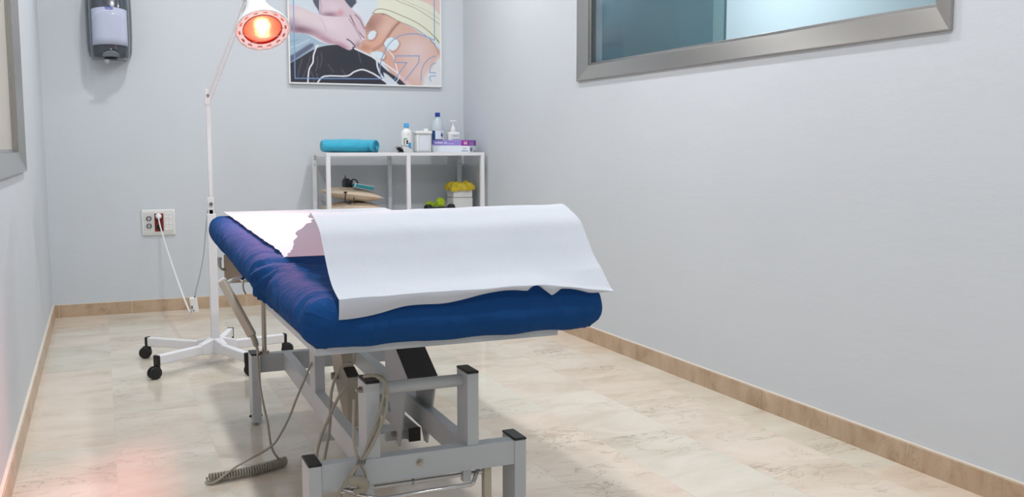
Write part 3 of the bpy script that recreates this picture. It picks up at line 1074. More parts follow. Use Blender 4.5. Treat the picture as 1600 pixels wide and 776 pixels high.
sA = dA.cross(Vector((0, 1, 0))).normalized()
for sg in (-1, 1):
    MB().tube([J1 + sA * 0.008 * sg, J2 + sA * 0.008 * sg], 0.0055, 10, smooth=False).build('arm_rod', 'white_enamel', t)
# shade: opening looks down over the bed towards the camera
OP = Vector((0.668, 4.230, 1.497))
back = Vector((-0.05, 0.66, 0.75)).normalized()
out = -back
o = MB().lathe([(0.030, 0.235), (0.036, 0.225), (0.040, 0.19), (0.046, 0.15), (0.060, 0.112), (0.082, 0.070), (0.104, 0.030), (0.1135, 0.012), (0.1165, 0.004), (0.1155, 0.0), (0.110, 0.002),
                (0.098, 0.034), (0.076, 0.074), (0.054, 0.114), (0.040, 0.15), (0.034, 0.19), (0.030, 0.225)], OP, back, 56, caps=False).build('lamp_shade', 'white_enamel', t, angle=50)
s0 = back.orthogonal().normalized()
t0 = back.cross(s0)
# flat guard ring with cooling slots between bulb and rim
rg = MB()
n = 120
vs, fs = [], []
R0, R1 = 0.0815, 0.1145
slots = 14


def P3(r, a, h):
    return OP + back * h + s0 * (r * math.cos(a)) + t0 * (r * math.sin(a))


for i in range(n):
    a0, a1 = 2 * PI * i / n, 2 * PI * (i + 1) / n
    fr_ = (i * slots / n) % 1.0
    bands = [(R0, 0.0945), (0.1010, R1)]
    if not (0.25 < fr_ < 0.72):
        bands.append((0.0945, 0.1010))
    for r0, r1 in bands:
        h0, h1 = 0.007 - 0.006 * (r0 - R0) / (R1 - R0), 0.007 - 0.006 * (r1 - R0) / (R1 - R0)
        rg.add([P3(r0, a0, h0), P3(r1, a0, h1), P3(r1, a1, h1), P3(r0, a1, h0)], [(0, 1, 2, 3)])
rg.build('guard_ring', 'white_enamel', o, weld=True, solid=0.0012)
MB().lathe([(0.0805, 0.022), (0.0835, 0.012), (0.083, 0.006), (0.080, 0.004), (0.0795, 0.012), (0.0805, 0.022)], OP, back, 48, caps=False).build('inner_collar', 'red_plastic', o)
# bulb: reflector bulb with a domed glowing face
bb = MB()
NR, NA = 26, 64
vs, fs, heat = [], [], []
hot = (OP + back * 0.0)
upim = Vector((0.0, 0.45, 0.9))
upim = (upim - back * upim.dot(back)).normalized()
lf = back.cross(upim)
for i in range(NR + 1):
    r = 0.079 * i / NR
    for k in range(NA):
        a = 2 * PI * k / NA
        h = -0.018 + 0.034 * (r / 0.079) ** 2.2
        px, py = r * math.cos(a), r * math.sin(a)
        vs.append(OP + back * h + lf * px + upim * py)
        d1 = math.hypot((px + 0.014) / 0.036, (py - 0.036) / 0.032)
        d2_ = math.hypot((px - 0.004) / 0.050, (py + 0.014) / 0.028)
        heat.append(1.05 * math.exp(-d1 * d1) + 0.55 * math.exp(-d2_ * d2_))
    if i:
        for k in range(NA):
            fs.append(((i - 1) * NA + k, (i - 1) * NA + (k + 1) % NA, i * NA + (k + 1) % NA, i * NA + k))
nface = len(vs)
prof_b = [(0.079, 0.016), (0.078, 0.024), (0.066, 0.055), (0.046, 0.095), (0.030, 0.13), (0.022, 0.15)]
for r, h in prof_b:
    for k in range(NA):
        a = 2 * PI * k / NA
        vs.append(OP + back * h + lf * r * math.cos(a) + upim * r * math.sin(a))
        heat.append(0.0)
for i in range(len(prof_b)):
    a_ = (NR if i == 0 else 0) * NA if i == 0 else nface + (i - 1) * NA
    b_ = nface + i * NA
    for k in range(NA):
        fs.append((a_ + k, a_ + (k + 1) % NA, b_ + (k + 1) % NA, b_ + k))
bb.add(vs, fs)
bo = bb.build('bulb', 'bulb', o)
ha = bo.data.attributes.new('glow_level', 'FLOAT', 'POINT')
ha.data.foreach_set('value', heat)
# wire guard over the bulb
wg = MB()
for (a, b_, c, d_) in ((-0.080, -0.036, 0.078, -0.010), (-0.030, -0.074, 0.080, 0.034)):
    wg.tube([OP + lf * a + upim * b_ - back * 0.002, OP + lf * (a + c) / 2 + upim * (b_ + d_) / 2 + out * 0.024, OP + lf * c + upim * d_ - back * 0.002], 0.0014, 8)
wg.build('guard_wire', 'chrome', o)
kn = MB()
kn.lathe([(0.0, 0.0), (0.010, 0.0), (0.012, 0.004), (0.012, 0.016), (0.009, 0.020), (0, 0.020)], OP + back * 0.19 - lf * 0.038, -lf, 16)
kn.beam(OP + back * 0.21, J2, 0.016, 0.016)
kn.build('swivel_joint', 'white_enamel', o, bevel=0.002)
sd = bpy.data.lights.new('infrared_glow', 'SPOT')
sd.energy = 155
sd.color = (1.0, 0.27, 0.27)
sd.spot_size = math.radians(62)
sd.spot_blend = 0.9
sd.shadow_soft_size = 0.11
so = bpy.data.objects.new('infrared_glow', sd)
so.location = OP - back * 0.06
aim = (Vector((0.52, 3.20, 0.70)) - so.location).normalized()
so.rotation_euler = aim.to_track_quat('-Z', 'Y').to_euler()
COL.objects.link(so)
pd = bpy.data.lights.new('infrared_halo', 'POINT')      # light of the bulb spilling on its own rim
pd.energy = 0.5
pd.color = (1.0, 0.34, 0.28)
pd.shadow_soft_size = 0.03
po = bpy.data.objects.new('infrared_halo', pd)
po.location = OP - back * 0.06
COL.objects.link(po)
# mains lead: wall plug, white lead, hanging timer box, grey lead up to the column
o = MB().tube([(0.32, 6.135, 0.577), (0.326, 6.10, 0.530), (0.338, 5.90, 0.446), (0.350, 5.60, 0.365), (0.362, 5.25, 0.285), (0.368, 4.95, 0.240), (0.374, 4.775, 0.217), (0.383, 4.762, 0.216),
               (0.389, 4.757, 0.226)], 0.0042, 8).build('mains_lead', 'cable_white', t)
MB().obox((0.3925, 4.76, 0.252), (0.017, 0, 0.001), (0, 0.014, 0), (-0.004, 0, 0.036)).build('inline_switch', 'white_plastic', o, bevel=0.004, seg=3)
b = MB()
b.cyl((0.381, 4.758, 0.219), (0.391, 4.748, 0.229), 0.0055, 12)
b.build('switch_entry', 'black', o)
MB().box(0.379, 0.384, 4.742, 4.748, 0.236, 0.250).build('switch_rocker', 'black', o)
b = MB()
b.cyl((0.3965, 4.752, 0.287), (0.3965, 4.752, 0.292), 0.004, 10)
b.build('switch_entry', 'black', o)
MB().tube([(0.396, 4.757, 0.287), (0.404, 4.745, 0.33), (0.419, 4.73, 0.39), (0.440, 4.71, 0.50), (0.452, 4.69, 0.62), (0.457, 4.64, 0.70), (0.462, 4.585, 0.738)], 0.003, 8).build('lamp_lead', 'cable_grey', o)
b = MB()
b.lathe([(0.0, 0.0), (0.015, 0.0), (0.018, 0.004), (0.017, 0.012), (0.011, 0.022), (0.006, 0.034), (0.0, 0.036)], (0.322, 6.168, 0.590), (-0.1, -0.9, -0.35), 20)
b.build('wall_plug', 'white_plastic', o)

# ------------------------------------------------------------------ socket panel on the back wall
t = thing('socket_panel', (0.322, YB, 0.548), 'white wall panel with two grey sockets and one red socket in use', 'socket panel')
PX0, PX1, PZ0, PZ1 = 0.227, 0.418, 0.470, 0.627
m = MB()
m.box(PX0, PX1, YB - 0.012, YB - 0.0005, PZ0, PZ1)
m.build('faceplate', 'white_plastic', t, bevel=0.005, seg=3)
fr = MB()
fr.box(PX0 + 0.010, PX1 - 0.010, YB - 0.0155, YB - 0.011, PZ0 + 0.010, PZ1 - 0.016)
fr.build('module_frame', 'offwhite', t, bevel=0.002)
yy = YB - 0.0155
for z in (0.573, 0.528):
    b = MB()
    b.lathe([(0.0, 0.0), (0.0195, 0.0), (0.0205, 0.002), (0.0200, 0.003), (0.0185, 0.003), (0.0178, 0.0008), (0.0, 0.0008)], (0.2665, yy, z), (0, -1, 0), 30)
    o = b.build('socket', 'white_plastic', t)
    b = MB()
    b.lathe([(0.0, 0), (0.0168, 0), (0.0168, 0.0022), (0.0, 0.0022)], (0.2665, yy, z), (0, -1, 0), 30)
    b.build('socket_well', 'socket_grey', o)
    b = MB()
    b.box(0.2665 - 0.0085, 0.2665 + 0.0085, yy - 0.0038, yy - 0.002, z - 0.005, z + 0.005)
    b.box(0.2665 - 0.002, 0.2665 + 0.002, yy - 0.0038, yy - 0.002, z - 0.015, z + 0.015)
    b.build('socket_insert', 'offwhite', o, bevel=0.001)
    b = MB()
    for dx_ in (-0.0055, 0.0055):
        MB().cyl((0.2665 + dx_, yy - 0.0036, z), (0.2665 + dx_, yy - 0.0044, z), 0.0021, 10).build('pin_hole', 'black', o)
o = MB().box(0.299, 0.350, yy - 0.003, yy + 0.001, 0.494, 0.603).build('red_socket', 'red_plastic', t, bevel=0.002)
b = MB()
b.lathe([(0.019, 0.0), (0.0205, 0.003), (0.0185, 0.0035), (0.0175, 0.001)], (0.322, yy - 0.002, 0.573), (0, -1, 0), 28, caps=False)
b.lathe([(0.019, 0.0), (0.0205, 0.003), (0.0185, 0.0035), (0.0175, 0.001)], (0.324, yy - 0.002, 0.520), (0, -1, 0), 28, caps=False)
b.build('socket_rim', 'red_plastic', o)
b = MB().lathe([(0.0, 0.0), (0.0165, 0.0), (0.0165, 0.0012), (0.0, 0.0012)], (0.324, yy - 0.002, 0.520), (0, -1, 0), 28)
b.build('socket_well', 'black', o)
MB().lathe([(0.0055, 0), (0.005, 0.002), (0.0, 0.0035)], (0.322, yy - 0.003, 0.5975), (0, -1, 0), 16).build('indicator_light', 'indicator', o)
for cx in (0.367, 0.391):
    for cz in (0.588, 0.552, 0.515):
        o = MB().box(cx - 0.0108, cx + 0.0108, yy - 0.0025, yy + 0.001, cz - 0.0165, cz + 0.0165).build('data_module', 'white_plastic', t, bevel=0.001)
        MB().box(cx - 0.007, cx + 0.007, yy - 0.0034, yy - 0.002, cz + 0.004, cz + 0.009).build('module_slot', 'offwhite', o)
    MB().box(cx - 0.006, cx + 0.006, YB - 0.0128, YB - 0.0115, 0.6155, 0.6195).build('label_holder', 'offwhite', t)

# ------------------------------------------------------------------ paper towel dispenser
t = thing('towel_dispenser', (0.09, YB, 1.52), 'dark grey roll towel dispenser with a clear window, on the back wall', 'towel dispenser')


def dshape(hw, dep, z):
    """rounded D-shaped outline in plan: flat to the wall, bowed to the room"""
    pts = []
    cx = 0.092
    nn = 28
    for i in range(nn + 1):
        a = PI * i / nn
        x = -math.cos(a)
        y = math.sin(a)
        px = cx + hw * math.copysign(abs(x) ** 0.62, x)
        py = YB - dep * (0.30 + 0.70 * abs(y) ** 0.72) if 0 < i < nn else YB - dep * 0.30
        pts.append((px, py, z))
    pts = [(cx - hw, YB - 0.001, z)] + pts + [(cx + hw, YB - 0.001, z)]
    return pts


def loft(m, rings, mi=0):
    n = len(rings[0])
    vs = [p for r_ in rings for p in r_]
    fs = [(i * n + k, i * n + (k + 1) % n, (i + 1) * n + (k + 1) % n, (i + 1) * n + k) for i in range(len(rings) - 1) for k in range(n)]
    fs += [tuple(range(n - 1, -1, -1)), tuple((len(rings) - 1) * n + k for k in range(n))]
    return m.add(vs, fs, mi)


m = loft(MB(), [dshape(0.110, 0.060, 1.535), dshape(0.118, 0.075, 1.56), dshape(0.123, 0.085, 1.65), dshape(0.124, 0.088, 1.80), dshape(0.120, 0.085, 1.92), dshape(0.110, 0.07, 1.95)])
m.build('back_housing', 'smoke_back', t, angle=50)
m = loft(MB(), [dshape(0.086, 0.130, 1.512), dshape(0.100, 0.165, 1.520), dshape(0.106, 0.178, 1.545), dshape(0.109, 0.186, 1.62), dshape(0.110, 0.190, 1.75), dshape(0.109, 0.186, 1.87),
                dshape(0.100, 0.168, 1.93), dshape(0.08, 0.12, 1.952)])
cv = m.build('cover', 'smoke', t, angle=50)
# window following the bowed front, roll of paper behind it


def front(x, z, extra):
    cx = 0.092
    k = min(1.0, abs(x - cx) / 0.1095)
    y = math.sin(math.acos(min(0.9999, k ** (1 / 0.62))))
    return YB - (0.1895 * (0.30 + 0.70 * y ** 0.72) + extra)


def wpt(u, v):
    x = 0.092 + 0.094 * (2 * u - 1)
    top = 1.799 - 0.012 * (2 * u - 1) ** 2
    bot = 1.589 - 0.006 * (2 * u - 1) ** 2
    z = bot + (top - bot) * v
    return (x, front(x, z, 0.0035), z)


w = MB().grid(wpt, 30, 6).build('roll_window', 'roll_window', cv, solid=0.002)
m = MB()
# moulded arch on the window
ar = [(0.092 + 0.088 * math.cos(a), 0, 1.735 + 0.042 * math.sin(a)) for a in [PI * i / 24 for i in range(25)]]
m.tube([(x, front(x, z, 0.005), z) for x, _, z in ar], 0.0016, 6, smooth=False)
m.build('window_arch', 'label_white', w)
m = MB()
lg = [(0.070, 1.7925), (0.076, 1.7965), (0.083, 1.792), (0.088, 1.797), (0.096, 1.798), (0.099, 1.792), (0.104, 1.796), (0.112, 1.792)]
m.tube([(x, front(x, z, 0.0056), z) for x, z in lg], 0.0016, 6)
m.tube([(x, front(x, z, 0.0056), z) for x, z in [(0.072, 1.788), (0.085, 1.786), (0.100, 1.7865), (0.113, 1.7895)]], 0.0013, 6)
m.tube([(x, front(x, z, 0.0056), z) for x, z in [(0.086, 1.802), (0.092, 1.8035), (0.098, 1.802)]], 0.0012, 6)
m.build('maker_mark', 'logo_blue', cv)
m = MB()
m.grid(lambda u, v: (0.092 + 0.046 * (2 * u - 1), front(0.092, 1.53, 0.004 + 0.006 * v), 1.519 + (0.030 * math.sqrt(max(0, 1 - (2 * u - 1) ** 2)) + 0.004) * v), 24, 6)
m.build('outlet_hood', 'smoke_back', cv, solid=0.003)
MB().lathe([(0.0045, 0), (0.004, 0.002), (0, 0.003)], (0.094, front(0.094, 1.563, -0.001), 1.563), (0, -1, 0), 14).build('lock', 'chrome', cv)
MB().cyl((0.092, 6.06, 1.508), (0.092, 6.06, 1.516), 0.034, 28).build('outlet_mouth', 'black', t)
m = MB()
m.tube([(0.082, 6.06, 1.522), (0.078, 6.055, 1.510), (0.071, 6.047, 1.499), (0.066, 6.043, 1.492)], [0.007, 0.009, 0.012, 0.013], 9)
m.build('paper_tail', 'paper', t)

# ------------------------------------------------------------------ poster
t = thing('poster', (1.64, YB, 1.405), 'framed poster of hands placing electrode pads on a bare back', 'poster')
BX0, BX1, BZ0, BZ1 = 1.131, 2.150, 1.405, 2.11
m = MB()
fw = 0.009
for (a, b_, c, d_) in ((BX0, BX1, BZ0, BZ0 + fw), (BX0, BX1, BZ1 - fw, BZ1), (BX0, BX0 + fw, BZ0 + fw, BZ1 - fw), (BX1 - fw, BX1, BZ0 + fw, BZ1 - fw)):
    m.box(a, b_, YB - 0.024, YB - 0.001, c, d_)
m.build('poster_frame', 'white_plastic', t, bevel=0.001)
HM = np.array([[1402.44755899, -36.08738865, -1468.28221953], [83.33158252, -1414.27874486, 2624.04621668], [0.06853983745, -0.018259137375, 1.0]])
NXp, NZp = 470, 300
zs = np.linspace(BZ0 + fw * 0.6, BZ1 - fw * 0.6, NZp)
xs = np.linspace(BX0 + fw * 0.6, BX1 - fw * 0.6, NXp)
gx, gz = np.meshgrid(xs, zs)
q = np.stack([gx, gz, np.ones_like(gx)], -1) @ HM.T
AX, AY = q[..., 0] / q[..., 2], q[..., 1] / q[..., 2]
img = np.zeros(AX.shape + (3,))
rng = np.random.RandomState(3)


def inside(poly):
    poly = np.array(poly, float)
    r_ = np.zeros(AX.shape, bool)
    n = len(poly)
    j = n - 1
    for i in range(n):
        xi, yi = poly[i]
        xj, yj = poly[j]
        if yi != yj:
            r_ ^= ((yi > AY) != (yj > AY)) & (AX < (xj - xi) * (AY - yi) / (yj - yi) + xi)
        j = i
    return r_


def dist(line):
    dmin = np.full(AX.shape, 1e9)
    for (x0, y0), (x1, y1) in zip(line[:-1], line[1:]):
        dx_, dy_ = x1 - x0, y1 - y0
        tt = np.clip(((AX - x0) * dx_ + (AY - y0) * dy_) / (dx_ * dx_ + dy_ * dy_ + 1e-9), 0, 1)
        dmin = np.minimum(dmin, np.hypot(AX - x0 - tt * dx_, AY - y0 - tt * dy_))
    return dmin


def cm(line, k=6):
    return [(p.x, p.y) for p in spline([Vector((a, b_, 0)) for a, b_ in line], k)]


def fill(poly, c, soft=3.0, smooth=True, a=1.0):
    global img
    if smooth:
        pl_ = cm(list(poly) + [poly[0]], 5)[:-1]
    else:
        pl_ = list(poly)
    ins = inside(pl_)
    d_ = dist(pl_ + [pl_[0]])
    k = np.clip(0.5 + np.where(ins, d_, -d_) / (2 * soft), 0, 1) * a
    img = img * (1 - k[..., None]) + np.array(c, float) * k[..., None]


def stroke(line, w, c, a=1.0, smooth=True, soft=2.0):
    global img
    l_ = cm(line) if smooth and len(line) > 2 else line
    k = np.clip((w / 2 - dist(l_)) / soft + 0.5, 0, 1) * a
    img = img * (1 - k[..., None]) + np.array(c, float) * k[..., None]


def blob(x, y, rx, ry, c, a, rot=0.0, clip=None):
    global img
    dx_, dy_ = AX - x, AY - y
    u_ = dx_ * math.cos(rot) + dy_ * math.sin(rot)
    v_ = -dx_ * math.sin(rot) + dy_ * math.cos(rot)
    k = np.exp(-(u_ / rx) ** 2 - (v_ / ry) ** 2) * a
    if clip is not None:
        k = k * inside(cm(list(clip) + [clip[0]], 5)[:-1])
    img = img * (1 - k[..., None]) + np.array(c, float) * k[..., None]


img[:] = (208, 219, 228)
fill([(-60, -420), (700, -420), (640, -60), (560, 40), (320, 120), (200, 70), (-60, 20)], (200, 212, 222), 30)
fill([(240, -120), (340, -120), (330, 40), (316, 112), (302, 80), (262, 10)], (74, 80, 100), 5)
fill([(490, -150), (680, -150), (640, 0), (606, 40), (580, 66), (548, 34), (505, -20)], (66, 72, 90), 6)
fill([(620, 0), (700, -80), (820, -60), (800, 60), (740, 110), (690, 190), (640, 130)], (206, 216, 225), 10)
# bare back
back_p = [(690, 235), (722, 178), (760, 122), (810, 112), (900, 128), (980, 180), (1090, 232), (1200, 308), (1290, 390), (1340, 470), (1340, 760), (1010, 720), (840, 520), (640, 412), (636, 385), (690, 310)]
fill(back_p, (213, 166, 148), 4)
blob(735, 200, 70, 90, (150, 104, 92), 0.75, -0.3, back_p)
blob(800, 160, 60, 60, (176, 126, 112), 0.55, 0, back_p)
blob(870, 240, 55, 120, (226, 184, 166), 0.7, 0.5, back_p)
blob(760, 370, 120, 45, (222, 160, 132), 0.7, -0.5, back_p)
blob(690, 395, 60, 30, (190, 120, 95), 0.6, 0.2, back_p)
blob(1120, 420, 150, 130, (224, 198, 196), 0.9, 0, back_p)
blob(1160, 600, 170, 130, (228, 196, 190), 0.9, 0, back_p)
blob(930, 500, 60, 90, (222, 158, 140), 0.7, -0.5, back_p)
stroke([(985, 178), (930, 235), (880, 310), (840, 370), (770, 415)], 26, (160, 104, 90), 0.45, soft=22)
stroke([(985, 182), (930, 240), (880, 312), (845, 365)], 8, (132, 82, 72), 0.6, soft=8)
stroke([(835, 118), (900, 126), (985, 176)], 10, (96, 70, 64), 0.5, soft=8)
# yellow-white towel
fill([(812, -300), (1000, -300), (1160, -30), (1340, 100), (1340, 380), (1290, 345), (1200, 284), (1070, 212), (975, 176), (900, 132), (850, 112), (800, 112), (754, 112), (770, 84), (800, 40)], (222, 222, 200), 4)
fill([(1000, -300), (1340, -300), (1340, 110), (1240, 40), (1100, -40)], (222, 190, 182), 4)
stroke([(760, 108), (785, 82), (830, 74), (900, 90), (1000, 130), (1120, 186), (1220, 256), (1310, 345)], 7, (146, 142, 106), 0.9)
stroke([(754, 113), (800, 113), (860, 118), (975, 178), (1090, 224), (1200, 296), (1280, 372)], 5, (120, 110, 84), 0.8)
stroke([(930, -8), (1010, 26), (1100, 62), (1200, 120), (1320, 205)], 5, (150, 140, 124), 0.8)
stroke([(985, -10), (1100, 40), (1210, 90), (1330, 170)], 5, (176, 160, 146), 0.6)
stroke([(1280, 310), (1312, 360)], 8, (120, 140, 90), 0.8)
# blue-grey jeans
fill([(-20, 240), (120, 268), (210, 285), (330, 350), (430, 380), (300, 400), (150, 484), (-20, 580)], (156, 182, 202), 5)
fill([(-20, 500), (100, 450), (235, 366), (264, 388), (150, 470), (60, 530), (-20, 590)], (92, 100, 128), 10)
stroke([(60, 400), (150, 370), (230, 330)], 10, (196, 214, 226), 0.7, soft=8)
stroke([(60, 350), (140, 330)], 8, (120, 148, 176), 0.6, soft=8)
fill([(270, 372), (420, 372), (300, 408)], (176, 200, 206), 3)
# dark drape
drape = [(-40, 600), (60, 535), (150, 482), (290, 402), (430, 374), (560, 380), (640, 412), (780, 500), (880, 590), (1040, 710), (1000, 800), (-40, 800)]
fill(drape, (47, 46, 60), 3)
blob(560, 470, 160, 70, (38, 46, 58), 0.8, 0, drape)
for (a, b_, c, d_, e_, f_) in ((135, 640, 150, 560, 172, 490), (180, 640, 212, 560, 240, 470), (285, 590, 300, 520, 296, 470), (320, 560, 335, 500, 330, 440), (270, 680, 262, 640, 246, 600), (300, 680, 300, 640, 290, 610),
                             (390, 540, 410, 570, 430, 600), (500, 580, 530, 620, 550, 650), (640, 430, 650, 480, 660, 520)):
    stroke([(a, b_), (c, d_), (e_, f_)], 9, (122, 110, 122), 0.55, soft=9)
# forearm and lower hand
hand2 = [(318, -140), (470, -140), (530, 10), (600, 88), (652, 132), (690, 200), (694, 240), (702, 296), (690, 318), (662, 290), (640, 262), (600, 200), (560, 152), (480, 142), (330, 126), (312, 80)]
fill(hand2, (206, 182, 194), 4)
blob(440, 60, 90, 50, (216, 196, 206), 0.8, 0.3, hand2)
blob(400, 122, 70, 22, (150, 106, 128), 0.85, 0.0, hand2)
blob(490, 105, 26, 30, (212, 140, 150), 0.8, 0.6, hand2)
stroke([(320, 118), (330, 60), (318, -40)], 6, (120, 110, 130), 0.5)
stroke([(572, 130), (600, 190), (630, 250), (688, 318)], 9, (112, 74, 88), 0.8, soft=5)
stroke([(612, 122), (650, 160), (672, 205), (692, 240)], 8, (120, 78, 90), 0.8, soft=5)
stroke([(590, 140), (630, 200), (668, 262), (690, 300)], 12, (222, 186, 194), 0.8, soft=8)
hand1 = [(-20, 20), (60, 34), (165, 58), (240, 92), (330, 128), (430, 140), (520, 142), (565, 156), (604, 205), (640, 262), (668, 318), (672, 345), (650, 380), (630, 400), (604, 396), (560, 345), (548, 328), (570, 362), (590, 388),
         (588, 408), (560, 418), (520, 400), (460, 372), (380, 362), (300, 322), (250, 296), (170, 276), (60, 272), (-20, 240)]
fill(hand1, (215, 194, 203), 4)
blob(120, 120, 150, 40, (222, 208, 206), 0.8, 0.15, hand1)
blob(150, 245, 150, 34, (124, 84, 100), 0.9, 0.18, hand1)
blob(90, 200, 50, 50, (176, 130, 150), 0.6, 0.2, hand1)
blob(370, 330, 130, 26, (172, 120, 138), 0.75, 0.45, hand1)
blob(510, 385, 60, 22, (176, 110, 134), 0.7, 0.5, hand1)
blob(400, 200, 110, 60, (224, 206, 212), 0.8, 0.2, hand1)
blob(640, 375, 30, 30, (150, 92, 92), 0.6, 0.4, hand1)
stroke([(545, 326), (575, 345), (606, 378), (612, 402)], 9, (64, 48, 62), 0.9, soft=5)
stroke([(560, 160), (600, 215), (645, 290), (672, 345)], 7, (126, 88, 102), 0.55, soft=7)
stroke([(320, 150), (350, 200), (372, 260)], 12, (200, 172, 184), 0.5, soft=14)
blob(655, 375, 16, 20, (196, 170, 160), 0.9)
# electrode pads
for pad in ([(715, 300), (735, 262), (770, 252), (792, 268), (778, 310), (752, 332), (722, 328)], [(850, 362), (876, 322), (912, 308), (968, 334), (980, 366), (956, 408), (922, 424), (868, 398)],
            [(730, 442), (790, 424), (836, 432), (864, 460), (850, 490), (806, 490), (750, 462)]):
    stroke([(x + 5, y + 7) for x, y in pad] + [(pad[0][0] + 5, pad[0][1] + 7)], 9, (140, 100, 90), 0.5, soft=8)
    fill(pad, (212, 226, 234), 5, smooth=False)
stroke([(700, 322), (680, 326), (664, 340)], 8, (226, 214, 210))
# white leads
for ln, w_ in (([(300, 378), (286, 404), (266, 460), (260, 520), (232, 570), (222, 630), (218, 705)], 13), ([(290, 705), (335, 645), (400, 632), (545, 632), (605, 598), (672, 580), (740, 602), (800, 636), (900, 705)], 13),
               ([(610, 405), (720, 456), (785, 490), (800, 560), (832, 630), (900, 712)], 14), ([(800, 490), (880, 545), (960, 604), (990, 640)], 12), ([(876, 404), (930, 470), (952, 540), (966, 600), (980, 640), (950, 690)], 9)):
    stroke(ln, w_, (226, 228, 234), 0.97)
fill([(846, 602), (884, 622), (960, 690), (975, 712), (880, 712)], (208, 218, 228), 4)
fill([(970, 630), (1010, 640), (1090, 712), (1040, 712)], (226, 188, 190), 4)
fill([(1190, 640), (1250, 560), (1330, 480), (1330, 760), (1180, 760)], (221, 223, 226), 16)
# blue line graphics
BL = (112, 154, 206)
stroke([(97, -400), (98, 0), (112, 652), (830, 657)], 9, BL, 0.9, smooth=False)
stroke([(1268, -400), (1272, 0), (1273, 335)], 8, BL, 0.9, smooth=False)
stroke([(830, 657), (820, 590), (824, 530), (850, 450), (900, 362), (980, 302), (1080, 281), (1180, 296), (1273, 336)], 8, BL, 0.95)
stroke([(1240, 336), (1280, 380), (1308, 445)], 5, (110, 104, 110), 0.8)
stroke([(945, 522), (943, 490), (952, 466)], 8, BL, 0.95)
stroke([(952, 466), (1146, 466), (1141, 520)], 8, BL, 0.95, smooth=False)
stroke([(1141, 520), (1120, 552), (1026, 672)], 8, BL, 0.95, smooth=False)
stroke([(945, 521), (1044, 521), (938, 668)], 8, BL, 0.95, smooth=False)
stroke([(1280, 468), (1236, 484), (1190, 530), (1166, 590), (1162, 672)], 7, BL, 0.95)
stroke([(1282, 524), (1254, 538), (1238, 570), (1234, 604)], 7, BL, 0.9)
stroke([(1234, 604), (1282, 606)], 7, BL, 0.9, smooth=False)
stroke([(1282, 632), (1242, 634), (1232, 644), (1242, 676)], 7, BL, 0.9, smooth=False)
lum = img.mean(-1, keepdims=True)
img = lum + (img - lum) * 0.86 + rng.normal(0, 2.0, img.shape)
img = np.clip(img, 0, 255) / 255.0
imgl = np.where(img <= 0.04045, img / 12.92, ((img + 0.055) / 1.055) ** 2.4)
me = bpy.data.meshes.new('poster_print')
P = np.stack([gx, np.full_like(gx, YB - 0.020), gz], -1).reshape(-1, 3) - np.array(t.location)
idx = np.arange(NXp * NZp).reshape(NZp, NXp)
F = np.stack([idx[:-1, :-1], idx[:-1, 1:], idx[1:, 1:], idx[1:, :-1]], -1).reshape(-1, 4)
me.from_pydata(P.tolist(), [], F.tolist())
ca = me.color_attributes.new('ink', 'FLOAT_COLOR', 'POINT')
ca.data.foreach_set('color', np.concatenate([imgl.reshape(-1, 3), np.ones((NXp * NZp, 1))], 1).astype(np.float32).ravel())
pmn = mat('poster_ink', (200, 200, 200), rough=0.35)
nt = pmn.node_tree
va = nt.nodes.new('ShaderNodeVertexColor')
va.layer_name = 'ink'
nt.links.new(va.outputs['Color'], nt.nodes['Principled BSDF'].inputs['Base Color'])
me.materials.append(pmn)
o = bpy.data.objects.new('poster_print', me)
COL.objects.link(o)
o.parent = t
MB().box(BX0 + 0.004, BX1 - 0.004, YB - 0.018, YB - 0.001, BZ0 + 0.004, BZ1 - 0.004).build('poster_backing', 'white_plastic', t)

# ------------------------------------------------------------------ shelf unit and what stands on it
t = thing('shelf_unit', (1.78, 5.96, 0), 'white metal shelf unit with a glass top in the back corner', 'shelf')
SX0, SX1, SY0, SY1, SZ = 1.262, 2.286, 5.745, 6.150, 0.9705
pw = 0.024
for x in (SX0, 1.766, SX1 - pw):
    MB().box(x, x + pw, SY0, SY0 + pw, 0, SZ - 0.020).build('post', 'white_enamel', t, bevel=0.001)
for x in (SX0 - 0.004, 1.755, SX1 - pw - 0.016):
    o = MB().box(x, x + pw, SY1 - pw, SY1, 0, SZ - 0.020).build('post', 'white_enamel', t, bevel=0.001)
    for z in (0.927, 0.89):
        MB().cyl((x + pw / 2, SY1 - pw - 0.001, z), (x + pw / 2, SY1 - pw, z), 0.0035, 10).build('bolt_hole', 'socket_grey', o)
for x0, x1, y0, y1 in ((SX0, SX1, SY0, SY0 + pw), (SX0, SX1, SY1 - pw, SY1), (SX0, SX0 + pw, SY0 + pw, SY1 - pw), (SX1 - pw, SX1, SY0 + pw, SY1 - pw)):
    MB().box(x0, x1, y0, y1, SZ - 0.020, SZ).build('top_rail', 'white_enamel', t, bevel=0.001)
MB().box(SX0 + pw + 0.001, SX1 - pw - 0.001, SY0 + pw + 0.001, SY1 - pw - 0.001, SZ - 0.007, SZ).build('glass_top', 'shelf_glass', t)
LZ = 0.575
for z in (LZ, 0.12):
    o = MB().box(SX0 + 0.002, SX1 - 0.002, SY0 + pw + 0.001, SY1 - pw - 0.001, z - 0.018, z).build('shelf_board', 'white_enamel', t, bevel=0.001)

# rolled cyan towel
m = MB()


